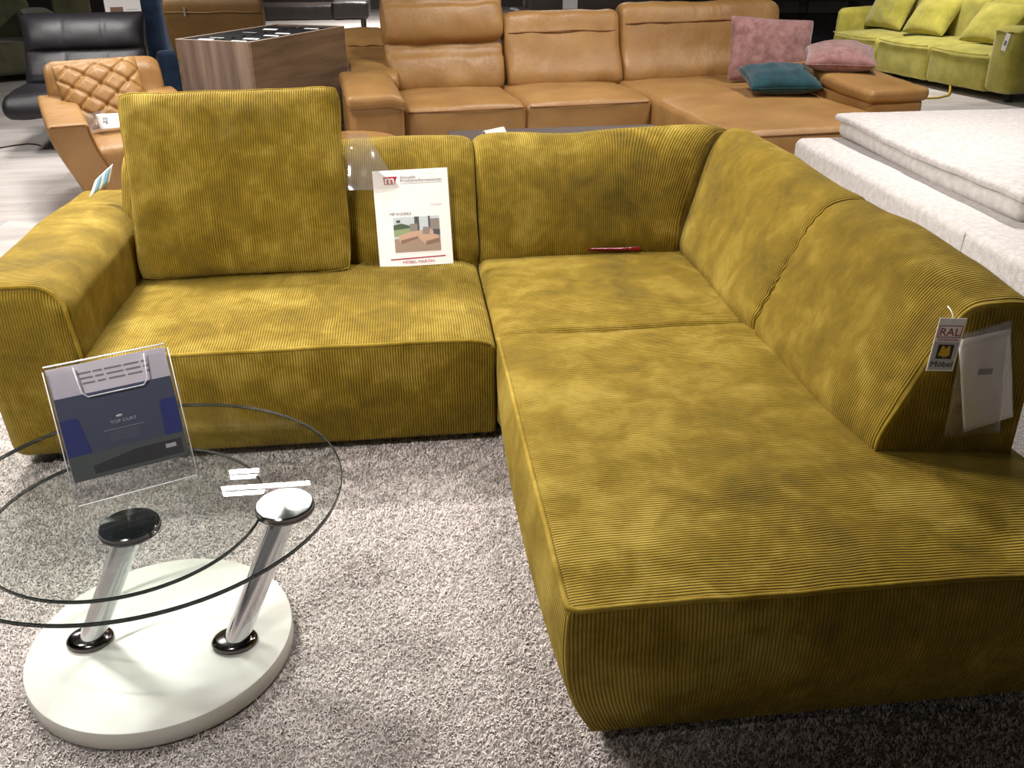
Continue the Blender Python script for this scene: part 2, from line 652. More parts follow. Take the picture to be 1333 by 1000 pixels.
def pillow(w, h, th, gusset=0.0, n=36, pinch=0.04, q=0.42, pw=2.6, wr=0.006, seed=0.0, quilt=None):
    """local: x width, z height (0..h), y thickness; returns bmesh"""
    bm = bmesh.new()
    uvl = bm.loops.layers.uv.new('UVMap')

    def cs(i):
        x = -1 + 2 * i / n
        return math.copysign(1 - (1 - abs(x)) ** 1.35, x)

    grids = {}
    for s in (-1, 1):
        g = []
        for i in range(n + 1):
            row = []
            for j in range(n + 1):
                u, v = cs(i), cs(j)
                T = ((1 - abs(u) ** pw) * (1 - abs(v) ** pw)) ** q
                cr_ = 1 - 0.035 * (abs(u) * abs(v)) ** 7
                x = u * w / 2 * (1 - pinch * (1 - v * v)) * cr_
                z = h / 2 + v * h / 2 * (1 - pinch * (1 - u * u)) * cr_
                if gusset:
                    x += 0.006 * mnoise.noise(Vector((z * 7, u, seed))) * abs(u) ** 4
                    z += 0.006 * mnoise.noise(Vector((x * 7, v, seed + 4))) * abs(v) ** 4 * (1 if v > 0 else 0.3)
                y = s * (gusset / 2 + T * (th - gusset) / 2)
                if quilt and s < 0:
                    y += quilt(x, z) * min(1, T * 1.6)
                P = Vector((x, y, z))
                edge = max(abs(u), abs(v)) ** 6
                nn = mnoise.noise(Vector((x * 9 + seed, z * 9, s * 3))) * wr * (0.5 + T)
                pk = mnoise.noise(Vector((x * 26 + seed, z * 26, 2.0))) * wr * 0.8 * edge
                P.y += s * (nn * T + pk * T ** 0.3 * 0.6)
                row.append((bm.verts.new(P), (x, z)))
            g.append(row)
        grids[s] = g
        for i in range(n):
            for j in range(n):
                vs = [g[i][j], g[i + 1][j], g[i + 1][j + 1], g[i][j + 1]]
                f = bm.faces.new([k[0] for k in vs])
                for lp, k in zip(f.loops, vs):
                    lp[uvl].uv = k[1]
    if gusset > 0:
        idx = [(i, 0) for i in range(n)] + [(n, j) for j in range(n)] + [(i, n) for i in range(n, 0, -1)] + [(0, j) for j in range(n, 0, -1)]
        for k in range(len(idx)):
            a, b = idx[k], idx[(k + 1) % len(idx)]
            A, B = grids[-1], grids[1]
            f = bm.faces.new((A[a[0]][a[1]][0], A[b[0]][b[1]][0], B[b[0]][b[1]][0], B[a[0]][a[1]][0]))
            for lp in f.loops:
                lp[uvl].uv = (lp.vert.co.x + lp.vert.co.z, 0)
    border = [(grids[-1][i][0][0].co.copy()) for i in range(n)] + [(grids[-1][n][j][0].co.copy()) for j in range(n)] + \
             [(grids[-1][i][n][0].co.copy()) for i in range(n, 0, -1)] + [(grids[-1][0][j][0].co.copy()) for j in range(n, 0, -1)]
    return bm, border


def poly_obj(name, pts, mat, parent=None, th=0.0008):
    """flat polygon in local xz (front toward -y) with a little thickness"""
    bm = bmesh.new()
    a = [bm.verts.new((p[0], 0, p[1])) for p in pts]
    b = [bm.verts.new((p[0], th, p[1])) for p in pts]
    bm.faces.new(a)
    bm.faces.new(list(reversed(b)))
    m = len(pts)
    for k in range(m):
        bm.faces.new((a[k], a[(k + 1) % m], b[(k + 1) % m], b[k]))
    return bm_obj(name, bm, mat, parent, smooth=False, weld=0)


def rect(name, x0, z0, x1, z1, mat, parent, y=0.0, th=0.0006):
    o = poly_obj(name, [(x0, z0), (x1, z0), (x1, z1), (x0, z1)], mat, parent, th)
    o.location = (0, y, 0)
    return o


def text(name, body, size, mat, parent, x, z, y, align='LEFT', sx=1.0):
    c = bpy.data.curves.new(name, 'FONT')
    c.body = body
    c.size = size
    c.extrude = 0.0002
    c.align_x = align
    tmp = bpy.data.objects.new('tmp_lettering', c)
    COL.objects.link(tmp)
    me = bpy.data.meshes.new_from_object(tmp.evaluated_get(bpy.context.evaluated_depsgraph_get()))
    bpy.data.objects.remove(tmp)
    bpy.data.curves.remove(c)
    me.materials.clear()
    o = link(name, me, None, (mat,))
    o.parent = parent
    o.location = (x, y, z)
    o.rotation_euler = (math.pi / 2, 0, 0)
    o.scale = (sx, 1, 1)
    return o


def structure(o):
    o['kind'] = 'structure'
    return o


def sm(a, b, x):
    t_ = max(0.0, min(1.0, (x - a) / (b - a)))
    return t_ * t_ * (3 - 2 * t_)


# ------------------------------------------------------------------ the setting
structure(box_obj('floor', (-14, -3, -0.06), (16, 24, -0.012), 'floor'))
structure(box_obj('wall_back', (-14, 24, -0.06), (16, 24.2, 3.2), 'wall'))
structure(box_obj('ceiling', (-14, -3, 3.05), (16, 24, 3.2), 'ceiling'))

# ------------------------------------------------------------------ carpet
rug = thing('shag_rug', 'light grey shag rug under the mustard corner sofa and glass table', 'rug', (-0.2, 1.6, -0.012), world=True)
box_obj('backing', (-3.2, -0.6, -0.0119), (2.4, 3.3, 0.0), 'carpet', rug)


def make_pile():
    N = 420000
    x = RNG.uniform(-2.3, 1.75, N)
    y = RNG.uniform(0.75, 3.25, N)
    keep = ~((x > 0.42) & (x < 1.42) & (y > 1.58)) & ~((x > -1.25) & (x < 1.4) & (y > 2.98))
    keep &= (np.hypot(x + 0.685, y - 1.903) > 0.327)
    # leave out what lies far outside any nearby view
    keep &= (y > 0.95) | (np.abs(x) < 1.4)
    x, y = x[keep], y[keep]
    N = len(x)
    # clumped lean direction
    def fld(ox, sc):
        return np.sin((x * 1.0 + ox) * sc + 1.7 * np.sin(y * sc * 0.83 + ox)) + np.sin((y * 0.9 - ox) * sc * 1.27 + 1.3 * np.sin(x * sc * 1.1))
    ang = 1.2 * fld(0.3, 57) + 1.0 * fld(1.1, 131) + RNG.normal(0, 1.0, N)
    lean = np.clip(RNG.normal(1.0, 0.26, N), 0.2, 1.4)
    L = RNG.uniform(0.008, 0.015, N)
    wd = RNG.uniform(0.0009, 0.0017, N)
    dx, dy = np.cos(ang), np.sin(ang)
    px, py = -dy, dx
    V = np.zeros((N, 5, 3), np.float32)
    h1, h2 = L * 0.55 * np.cos(lean * 0.6), L * np.cos(lean) * 0.95
    o1, o2 = L * 0.5 * np.sin(lean * 0.6), L * np.sin(lean)
    for k, (s, o_, h_) in enumerate(((-1, 0 * L, 0 * L - 0.001), (1, 0 * L, 0 * L - 0.001), (1, o1, h1), (-1, o1, h1), (0, o2, h2))):
        V[:, k, 0] = x + dx * o_ + px * wd * s
        V[:, k, 1] = y + dy * o_ + py * wd * s
        V[:, k, 2] = h_
    me = bpy.data.meshes.new('pile')
    me.vertices.add(N * 5)
    me.vertices.foreach_set('co', V.ravel())
    idx = np.arange(N, dtype=np.int32)[:, None] * 5
    lv = np.concatenate([idx + np.array([[0, 1, 2, 3]]), idx + np.array([[3, 2, 4]])], axis=1).ravel().astype(np.int32)
    me.loops.add(len(lv))
    me.loops.foreach_set('vertex_index', lv)
    me.polygons.add(N * 2)
    ls = (np.arange(N)[:, None] * 7 + np.array([[0, 4]])).ravel().astype(np.int32)
    me.polygons.foreach_set('loop_start', ls)
    me.polygons.foreach_set('loop_total', np.tile(np.array([4, 3], np.int32), N))
    me.update(calc_edges=True)
    return me


pile = link('pile', make_pile(), rug, ('pile',))
pile['kind'] = 'stuff'

# ------------------------------------------------------------------ mustard corner sofa
sofa = thing('corner_sofa', 'mustard corduroy corner sofa with a long open chaise on the right', 'sofa', (0.2, 2.9, 0), world=True)


def wav(p, s, k=0.0):
    return mnoise.noise(Vector((p[0] * s + k, p[1] * s, p[2] * s)))


# seat of the two-seat side
def d_seat(p):
    x, y, z = p
    w = sm(0.05, 0.44, z)
    y += 0.055 * (1 - (min(z, 0.43) - 0.045) / 0.385) * sm(3.3, 2.80, y)
    if y < 3.0:
        y -= 0.022 * math.sin(math.pi * min(1, max(0, (z - 0.05) / 0.38))) * sm(3.0, 2.8, y) * math.sin(math.pi * (x + 1.08) / 1.335) ** 0.4 if -1.08 < x < 0.255 else 0
    if z > 0.3:
        a = max(0, min(1, (x + 1.08) / 1.335))
        b = max(0, min(1, (y - 2.8) / 1.0))
        z += sm(0.3, 0.43, z) * (0.024 * (math.sin(math.pi * a) ** 0.5) * (math.sin(math.pi * min(1, b)) ** 0.6) + 0.006 * wav(p, 4))
        z -= 0.022 * sm(0.16, 0.255, x) ** 2
    return (x, y, z)


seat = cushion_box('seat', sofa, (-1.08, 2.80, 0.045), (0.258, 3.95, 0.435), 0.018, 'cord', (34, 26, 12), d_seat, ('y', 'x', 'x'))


def edge_path(f, a, b, n=40):
    a, b = Vector(a), Vector(b)
    return [f(a + (b - a) * i / n) for i in range(n + 1)]


tube_obj('piping', edge_path(d_seat, (-1.07, 2.803, 0.432), (0.235, 2.803, 0.432)), 0.0065, 'cord', seat)


# corner seat
def d_corner(p):
    x, y, z = p
    if z > 0.3:
        a = max(0, min(1, (x - 0.262) / 0.86))
        b = max(0, min(1, (y - 2.81) / 0.9))
        z += sm(0.3, 0.43, z) * (0.024 * (math.sin(math.pi * a) ** 0.45) * (math.sin(math.pi * b) ** 0.5) + 0.004 * wav(p, 5, 3))
        # fabric gathers along the left seam and the front seam
        z += 0.0035 * sm(0.3, 0.43, z) * math.sin(2 * math.pi * (y + 0.25 * x + 0.02 * wav(p, 6)) / 0.062) * math.exp(-max(0, x - 0.27) / 0.10) * sm(0.262, 0.31, x)
        z += 0.002 * sm(0.3, 0.43, z) * math.sin(2 * math.pi * (y + 0.01 * wav(p, 4)) / 0.03) * math.exp(-max(0, y - 2.83) / 0.05)
    return (x, y, z)


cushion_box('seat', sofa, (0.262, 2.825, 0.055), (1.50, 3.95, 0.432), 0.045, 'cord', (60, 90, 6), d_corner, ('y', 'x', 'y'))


# chaise
def d_chaise(p):
    x, y, z = p
    w = sm(0.04, 0.43, z)
    t0 = max(0.0, 1 - (min(z, 0.43) - 0.035) / 0.395) ** 1.7
    x += 0.07 * t0 * sm(0.75, 0.262, x)
    y += 0.06 * t0 * sm(1.9, 1.42, y)
    b = math.sin(math.pi * min(1, max(0, (z - 0.055) / 0.38)))
    ym = max(0, min(1, (y - 1.40) / 1.42))
    x -= 0.045 * b * sm(0.6, 0.262, x) * math.sin(math.pi * ym) ** 0.4
    xm = max(0, min(1, (x - 0.25) / 1.25))
    y -= 0.022 * b * sm(1.7, 1.42, y) * math.sin(math.pi * xm) ** 0.35
    if z > 0.3:
        k = sm(0.3, 0.43, z)
        z += k * (0.020 * (math.sin(math.pi * xm) ** 0.4) * (math.sin(math.pi * ym) ** 0.4) + 0.007 * wav(p, 3.3, 7) + 0.003 * wav(p, 9, 2))
        # the end of the seat swells a little beside the open end of the backrest
        z += k * 0.014 * math.exp(-((x - 1.42) / 0.16) ** 2 - ((y - 1.72) / 0.14) ** 2)
        # edges wander like a stuffed seam
        z += k * 0.004 * wav((x, y, 0), 8, 5)
    return (x, y, z)


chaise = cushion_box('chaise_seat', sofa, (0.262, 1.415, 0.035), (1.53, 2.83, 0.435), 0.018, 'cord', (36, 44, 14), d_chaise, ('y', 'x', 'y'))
pth = edge_path(d_chaise, (0.266, 2.80, 0.431), (0.266, 1.435, 0.431)) + edge_path(d_chaise, (0.285, 1.419, 0.431), (1.52, 1.419, 0.431))
tube_obj('piping', pth, 0.0065, 'cord', chaise)
tube_obj('piping', edge_path(d_chaise, (0.270, 1.423, 0.42), (0.270, 1.423, 0.045), 20), 0.005, 'cord', chaise)


# armrest
def d_arm(p):
    x, y, z = p
    w = sm(0.05, 0.68, z)
    y += 0.05 * (1 - w) * sm(3.4, 2.8, y)
    x += 0.045 * sm(-1.2, -1.08, x) * 0.0
    if y < 3.0:
        y -= 0.018 * math.sin(math.pi * min(1, max(0, (z - 0.05) / 0.63))) * sm(3.0, 2.8, y)
    # rounded inner shoulder
    z -= 0.05 * sm(-1.2, -1.06, x) ** 2 * sm(0.5, 0.68, z)
    z += 0.012 * math.sin(math.pi * max(0, min(1, (y - 2.8) / 1.2))) * sm(0.5, 0.68, z)
    x += 0.012 * wav(p, 3, 4) * sm(2.85, 3.1, y)
    return (x, y, z)


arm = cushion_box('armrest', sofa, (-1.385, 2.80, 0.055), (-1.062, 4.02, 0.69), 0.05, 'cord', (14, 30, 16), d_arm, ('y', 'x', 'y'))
ap = edge_path(d_arm, (-1.37, 2.808, 0.685), (-1.115, 2.808, 0.685), 14) + edge_path(d_arm, (-1.082, 2.808, 0.66), (-1.068, 2.812, 0.42), 14)
tube_obj('piping', ap, 0.007, 'cord', arm)

# rear backrest, two cushions, and the chaise backrest, two cushions
PROF = [(-0.005, 0.40), (-0.022, 0.50), (0.022, 0.66), (0.085, 0.79), (0.135, 0.855), (0.20, 0.888), (0.28, 0.885), (0.345, 0.85), (0.372, 0.78), (0.375, 0.60), (0.372, 0.40), (0.36, 0.30), (0.20, 0.29), (0.02, 0.30)]


def back_rear(name, x0, x1, miter=False, seed=0.0):
    bm = bmesh.new()

    def place(a, b, t_):
        x = x0 + (x1 - x0) * t_
        if miter:
            x += sm(0.6, 1.0, t_) * (a * 0.95)
            b = b + 0.012 * t_ * sm(0.6, 0.9, b)
        yb = 3.625 + a
        sag = 0.006 * math.sin(3 * math.pi * t_) * sm(0.7, 0.9, b)
        return (x, yb, b + sag)
    loft(bm, PROF, place, 30, 0.03, 0.07, 0.006, abs(x1 - x0), 0.025, 0.006, seed)
    return bm_obj(name, bm, 'cord', sofa)


back_rear('backrest', -1.12, 0.266, False, 1.0)
back_rear('backrest', 0.272, 1.10, True, 2.0)
PROFC = [(0.0, 0.40), (-0.012, 0.48), (0.030, 0.59), (0.085, 0.715), (0.135, 0.81), (0.185, 0.868), (0.245, 0.89), (0.31, 0.885), (0.355, 0.84), (0.372, 0.74), (0.375, 0.58), (0.370, 0.40), (0.35, 0.31), (0.20, 0.30), (0.02, 0.31)]


def back_side(name, y0, y1, miter=False, seed=0.0, ends=False):
    bm = bmesh.new()

    def place(a, b, t_):
        y = y0 + (y1 - y0) * t_
        if miter:
            y += sm(0.6, 1.0, t_) * (a * 1.0)
        if ends:
            k = 1 - sm(0.0, 0.30, t_)
            b = b - 0.034 * k * sm(0.7, 0.9, b)
            g_ = math.exp(-((a - 0.15) / 0.06) ** 2 - ((b - 0.83) / 0.07) ** 2) * (1 - sm(0.0, 0.18, t_))
            a, b = a - 0.006 * g_, b + 0.022 * g_
        dist_ = (1 - t_ if ends else t_) * abs(y1 - y0)
        a = a + 0.0045 * math.sin(2 * math.pi * (b + 0.012 * math.sin(31 * b)) / 0.042) * math.exp(-dist_ / 0.035) * sm(0.46, 0.52, b)
        return (1.122 + a + (0.02 * (1 - sm(0, 0.35, t_)) if ends else 0), y, b + 0.006 * math.sin(7 * t_ + seed) * sm(0.7, 0.9, b))
    pr = loft(bm, PROFC, place, 34, 0.022, 0.055 if not ends else 0.03, 0.006, abs(y1 - y0), 0.010, 0.006, seed)
    return bm_obj(name, bm, 'cord', sofa), pr, place


back_side('backrest', 2.735, 3.655, True, 3.0)
bs, (prr, CC), plc = back_side('backrest', 1.905, 2.73, False, 4.0, True)
ring = [CC + (p - CC) * (1 - 0.012 / (p - CC).length) for p in prr]
tube_obj('piping', [plc(p[0], p[1], 0.008) for p in ring if p[1] > 0.43 and p[0] < 0.39], 0.006, 'cord', bs)

for fx, fy in ((-1.3, 2.95), (0.1, 2.98), (0.46, 1.62), (1.4, 1.62), (1.4, 3.9), (-1.3, 3.9)):
    lathe_obj('foot', [(0, 0), (0.028, 0), (0.032, 0.062), (0, 0.062)], 'black', sofa, 20, (fx, fy, 0.0))

# ------------------------------------------------------------------ big loose cushion
bm, border = pillow(0.81, 0.69, 0.235, 0.07, 44, 0.012, 0.45, 2.8, 0.014, 2.0)
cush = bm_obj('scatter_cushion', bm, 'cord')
tag(cush, 'large square mustard corduroy cushion leaning on the sofa back beside the left armrest', 'cushion')
cush.location = (-0.645, 3.535, 0.446)
cush.rotation_euler = (R(-12.5), R(-0.6), R(-1.0))
sb = bmesh.new()
tube(sb, border, 0.004, 6, True)
bm_obj('seam', sb, 'cord', cush, weld=0)

# ------------------------------------------------------------------ product sheet standing on the seat
sheet = thing('product_sheet', 'white printed product sheet with red logo and sofa photo, standing against the backrest', 'sign', (0.012, 3.535, 0.452))
sheet.rotation_euler = (R(-12.5), R(-1.2), 0)
SW, SH = 0.292, 0.375
rect('sheet', -SW / 2, 0, SW / 2, SH, 'paper', sheet, 0, 0.003)


def sp_(u, v):  # u,v in 0..1 from top-left of the sheet
    return (-SW / 2 + u * SW, SH * (1 - v))


def sheet_poly(name, uv, mat, y=-0.0007):
    o = poly_obj(name, [sp_(*q) for q in uv], mat, sheet, 0.0005)
    o.location = (0, y, 0)
    return o


logo = sheet_poly('logo', [(0.135, 0.065), (0.325, 0.065), (0.285, 0.145), (0.150, 0.145)], 'red_print')
x_, z_ = sp_(0.222, 0.138)
text('letter', 'm', 0.046, 'paper', logo, x_, z_, -0.0008, 'CENTER', 1.15)
x_, z_ = sp_(0.36, 0.092)
text('lettering', 'Aktuelle', 0.0165, 'grey_print', sheet, x_, z_, -0.0012, 'LEFT', 1.1)
x_, z_ = sp_(0.36, 0.126)
text('lettering', 'Produktinformationen', 0.0165, 'grey_print', sheet, x_, z_, -0.0012, 'LEFT', 1.1)
sheet_poly('rule', [(0.36, 0.140), (0.92, 0.140), (0.92, 0.143), (0.36, 0.143)], 'grey_print')
x_, z_ = sp_(0.74, 0.375)
text('lettering', 'Grundpreis', 0.010, 'silver_print', sheet, x_, z_, -0.0012)
x_, z_ = sp_(0.185, 0.465)
text('lettering', 'MP-IN24063', 0.0165, 'grey_print', sheet, x_, z_, -0.0012)
PH = {'sky': 'c9d2d6', 'lawn': '93a377', 'hedge': '4c5b45', 'glassdark': '4d4f54', 'wall': '8e857e', 'rugc': 'a38b7a', 'sofac': 'c8a48c', 'shade': '8a6a58', 'floorc': 'b9a08e'}
for k, v in PH.items():
    M['ph_' + k] = plain('photo_print_' + k, v, 0.55)


def pp(u, v):
    return (0.225 + u * 0.62, 0.485 + v * 0.365)


photo = sheet_poly('photo', [pp(0, 0), pp(1, 0), pp(1, 1), pp(0, 1)], 'ph_sky')
yy = -0.0012


def ph(uv, mat):
    global yy
    o = poly_obj('photo_shape', [sp_(*pp(*q)) for q in uv], 'ph_' + mat, photo, 0.0003)
    o.location = (0, yy + 0.0007, 0)
    yy -= 0.00012


ph([(0, .35), (.45, .30), (.45, .5), (0, .55)], 'lawn')
ph([(0, .22), (.18, .18), (.35, .25), (.35, .32), (0, .36)], 'hedge')
ph([(.46, 0), (.56, 0), (.56, .4), (.46, .42)], 'glassdark')
ph([(.76, 0), (.80, 0), (.80, .45), (.76, .45)], 'glassdark')
ph([(.80, .08), (1, .08), (1, .5), (.80, .5)], 'wall')
ph([(0, .62), (1, .52), (1, 1), (0, 1)], 'rugc')
ph([(.35, .2), (.52, .2), (.52, .45), (.35, .48)], 'wall')
ph([(.10, .52), (.38, .42), (.60, .40), (.64, .36), (.80, .36), (.98, .62), (.98, .74), (.68, .82), (.52, .60), (.14, .76), (.10, .66)], 'sofac')
ph([(.14, .66), (.52, .56), (.52, .62), (.14, .77)], 'shade')
ph([(.68, .72), (.98, .64), (.98, .75), (.68, .83)], 'shade')
ph([(.64, .30), (.80, .32), (.76, .52), (.62, .50)], 'wall')
ph([(.86, .38), (1, .40), (1, .55), (.86, .52)], 'glassdark')
ph([(.07, .08), (.15, .08), (.15, .15), (.07, .15)], 'glassdark')
sheet_poly('red_bar', [(0.155, 0.918), (0.90, 0.905), (0.90, 0.917), (0.155, 0.931)], 'red_print')
x_, z_ = sp_(0.53, 0.972)
text('lettering', 'MÖBEL MARTIN', 0.0155, 'red_print', sheet, x_, z_, -0.0012, 'CENTER', 1.15)

# clear sleeve crumpled over the backrest behind the sheet
bm = bmesh.new()
uv_ = []
g = []
NXs, NYs = 14, 22
for i in range(NXs + 1):
    row = []
    for j in range(NYs + 1):
        u, v = i / NXs, j / NYs
        # stands up from behind the product sheet, creased, and sags forward over the backrest
        z = 0.755 + 0.21 * v - 0.02 * u * v
        yv = 3.60 + 0.10 * v
        x = -0.285 + (0.245 - 0.135 * v) * u + 0.02 * v
        yv += 0.014 * mnoise.noise(Vector((x * 14, z * 14, 0))) - 0.03 * math.sin(math.pi * u)
        row.append(bm.verts.new((x, yv, z)))
    g.append(row)
for i in range(NXs):
    for j in range(NYs):
        bm.faces.new((g[i][j], g[i + 1][j], g[i + 1][j + 1], g[i][j + 1]))
slv = bm_obj('plastic_sleeve', bm, 'film')
tag(slv, 'crumpled clear plastic sleeve on the sofa backrest behind the product sheet', 'plastic sleeve')

# red pen in the crease of the corner seat
pen = thing('pen', 'red see-through ballpoint pen lying in the crease of the corner seat', 'pen', (0.815, 3.595, 0.466), R(-6))
PM = Matrix.Rotation(math.pi / 2, 4, 'Y')
lathe_obj('barrel', [(0.0, -0.105), (0.0055, -0.104), (0.007, -0.08), (0.007, 0.07), (0.0, 0.071)], 'red_plastic', pen, 16, (0, 0, 0), PM)
lathe_obj('cap', [(0.0, 0.071), (0.009, 0.072), (0.0095, 0.105), (0.006, 0.118), (0.0, 0.119)], 'red_plastic', pen, 16, (0, 0, 0), PM)
lathe_obj('tip', [(0.0, -0.122), (0.0015, -0.121), (0.0055, -0.104), (0.0, -0.1035)], 'chrome', pen, 12, (0, 0, 0), PM)
box_obj('clip', (0.06, -0.003, 0.0095), (0.112, 0.003, 0.0125), 'chrome', pen, 0.001)

# ------------------------------------------------------------------ tags and pouch on the sofa
qt = thing('hang_tag', 'white rectangular quality tag with red and yellow print on the open end of the backrest', 'tag', (1.240, 1.862, 0.834))
qt.scale = (1.13, 1.13, 1.13)
qt.rotation_euler = (R(-2), R(4.5), 0)
TW, TH = 0.060, 0.118
rect('card', -TW / 2, -TH, TW / 2, 0, 'paper', qt, 0, 0.001)
rect('lower_panel', -TW / 2 + .003, -TH + .003, TW / 2 - .003, -0.052, 'silver_print', qt, -0.0004, 0.0003)
fr = bmesh.new()
for (a, b, c, d) in ((-.026, -.0425, .026, -.041), (-.026, -.0175, .026, -.016), (-.026, -.0425, -.0245, -.016), (.0245, -.0425, .026, -.016)):
    box(fr, (a, -0.0007, b), (c, -0.0001, d))
bm_obj('red_frame', fr, 'red_print', qt, False, 0)
text('lettering', 'RAL', 0.0245, 'red_print', qt, 0, -0.0385, -0.0008, 'CENTER', 1.08)
text('lettering', 'GÜTEZEICHEN', 0.0062, 'red_print', qt, 0, -0.0495, -0.0008, 'CENTER', 1.15)
emb = rect('emblem', -0.0175, -0.090, 0.0175, -0.058, 'ink', qt, -0.0009, 0.0004)
o = poly_obj('emblem_letter', [(-.014, -.083), (-.0095, -.061), (-.0045, -.061), (0, -.068), (.0045, -.061), (.0095, -.061), (.012, -.083), (.006, -.083), (.0045, -.088), (.001, -.083), (-.001, -.088), (-.005, -.083)], 'yellow_print', emb, 0.0003)
o.location = (0, -0.0006, 0)
text('lettering', 'Möbel', 0.0185, 'ink', qt, 0, -0.108, -0.0008, 'CENTER', 1.1)
tube_obj('string', [(0, 0.0, -0.008), (0.001, 0.006, 0.004), (0.0, 0.016, 0.012), (0.0, 0.030, 0.016)], 0.0012, 'paper', qt, 6)
lathe_obj('eyelet', [(0.0035, -0.0006), (0.0052, -0.0006), (0.0052, 0.0014), (0.0035, 0.0014)], 'paper', qt, 16, (0, 0, 0), Matrix.Translation((0, 0, -0.007)) @ Matrix.Rotation(math.pi / 2, 4, 'X'))

pouch = thing('plastic_pouch', 'clear plastic pouch pinned to the dark open end of the backrest', 'pouch', (1.355, 1.882, 0.49))


def film_sheet(name, parent, corners, mat, bulge=0.004, n=14, seed=0.0, wr=0.003, th=0.0):
    """bilinear sheet; corners bl, br, tr, tl in local coordinates"""
    bm = bmesh.new()
    bl, br_, tr_, tl = [Vector(c_) for c_ in corners]
    g = []
    for i in range(n + 1):
        row = []
        for j in range(n + 1):
            u, v = i / n, j / n
            p = (bl * (1 - u) + br_ * u) * (1 - v) + (tl * (1 - u) + tr_ * u) * v
            p.y -= bulge * (16 * u * (1 - u) * v * (1 - v)) ** 0.5
            p.y -= abs(wr * mnoise.noise(Vector((p.x * 22 + seed, p.z * 12, seed))))
            row.append(bm.verts.new(p))
        g.append(row)
    for i in range(n):
        for j in range(n):
            bm.faces.new((g[i][j], g[i + 1][j], g[i + 1][j + 1], g[i][j + 1]))
    o = bm_obj(name, bm, mat, parent)
    if th:
        md = o.modifiers.new('thickness', 'SOLIDIFY')
        md.thickness = th
    return o


film_sheet('film', pouch, ((-0.062, -0.004, 0.015), (0.085, -0.004, 0.02), (0.035, -0.010, 0.328), (-0.075, -0.010, 0.300)), 'film', 0.012, 18, 2.0, 0.008)
film_sheet('flap', pouch, ((-0.075, -0.016, 0.265), (0.04, -0.018, 0.295), (0.035, -0.018, 0.328), (-0.075, -0.016, 0.30)), 'film', 0.004, 10, 5.0, 0.004)
slip = film_sheet('paper_slip', None, ((1.345, 1.880, 0.514), (1.468, 1.880, 0.550), (1.400, 1.878, 0.793), (1.274, 1.878, 0.770)), 'paper', 0.003, 14, 4.0, 0.004, 0.0006)
tag(slip, 'creased white paper slip inside the clear pouch on the backrest end', 'paper')
rect('barcode', 1.342, 0.676, 1.378, 0.692, 'grey_print', slip, 1.8725, 0.0004)

bt = thing('hang_tag', 'light blue and white swing tag hanging from the left end of the backrest', 'tag', (-1.138, 3.74, 0.85))
film_sheet('card', bt, ((-0.025, 0.0, -0.071), (-0.109, -0.02, -0.126), (-0.075, -0.01, -0.060), (0.0, 0.0, 0.0)), 'paper', 0.002, 8, 1.0, 0.0, 0.001)
for (u0, u1) in ((0.12, 0.40), (0.55, 0.80)):
    q = lambda u, v: (Vector((0, 0, 0)) * (1 - u) + Vector((-0.075, -0.01, -0.060)) * u) * (1 - v) + (Vector((-0.025, 0.0, -0.071)) * (1 - u) + Vector((-0.109, -0.02, -0.126)) * u) * v + Vector((0, -0.004, 0))
    film_sheet('stripe', bt, (q(u0, 0.95), q(u1, 0.95), q(u1, 0.05), q(u0, 0.05)), 'blue_print', 0.0, 3, 1.0, 0.0, 0.0004)

# ------------------------------------------------------------------ glass coffee table
tbl = thing('coffee_table', 'swivel coffee table with two round glass tops, leaning chrome posts and round white base', 'table', (-0.685, 1.903, 0.0), world=True)
lathe_obj('base', [(0, 0.001), (0.310, 0.001), (0.318, 0.004), (0.321, 0.010), (0.321, 0.050), (0.3195, 0.0535), (0.316, 0.055), (0, 0.055)], 'white_lacquer', tbl, 128, (-0.685, 1.903, 0), None, True, 30)


def post(bx, by, tx, ty, zt, cap_h):
    r_ = 0.0325
    d = Vector((tx - bx, ty - by, zt - 0.055))
    bm = bmesh.new()
    seg = 40
    ra, rb = [], []
    for k in range(seg):
        a = 2 * math.pi * k / seg
        ox, oy = r_ * math.cos(a), r_ * math.sin(a)
        ra.append(bm.verts.new((bx + ox * 1.02, by + oy, 0.056)))
        rb.append(bm.verts.new((tx + ox * 1.02, ty + oy, zt)))
    for k in range(seg):
        bm.faces.new((ra[k], ra[(k + 1) % seg], rb[(k + 1) % seg], rb[k]))
    bm.faces.new(rb)
    bm.faces.new(list(reversed(ra)))
    p = bm_obj('post', bm, 'chrome', tbl, True, 0)
    sharp_edges(p, 40)
    sx = 1.18
    M4 = Matrix.Translation((bx, by, 0.055)) @ Matrix.Diagonal((sx, 1.0, 1.0, 1.0))
    lathe_obj('flange', [(0.0, 0.0), (0.047, 0.0), (0.048, 0.008), (0.044, 0.015), (0.036, 0.019), (0.0, 0.019)], 'dark_chrome', p, 48, (0, 0, 0), M4)
    c = lathe_obj('disc', [(0, 0.0), (0.069, 0.0), (0.071, 0.003), (0.071, 0.0075), (0.0695, 0.0085), (0.0695, cap_h - 0.003), (0.0665, cap_h)], 'dark_chrome', None, 64, sharp=22)
    c.parent = p
    c.location = Vector((tx, ty, zt)) - OFF[tbl.name]
    c2 = lathe_obj('disc_face', [(0.0665, cap_h), (0.05, cap_h), (0.03, cap_h), (0.012, cap_h), (0.0, cap_h)], 'turned_steel', None, 96, sharp=0)
    c2.parent = p
    c2.location = c.location
    return p


post(-0.861, 1.906, -0.712, 1.925, 0.363, 0.021)
post(-0.498, 1.856, -0.344, 1.926, 0.390, 0.020)


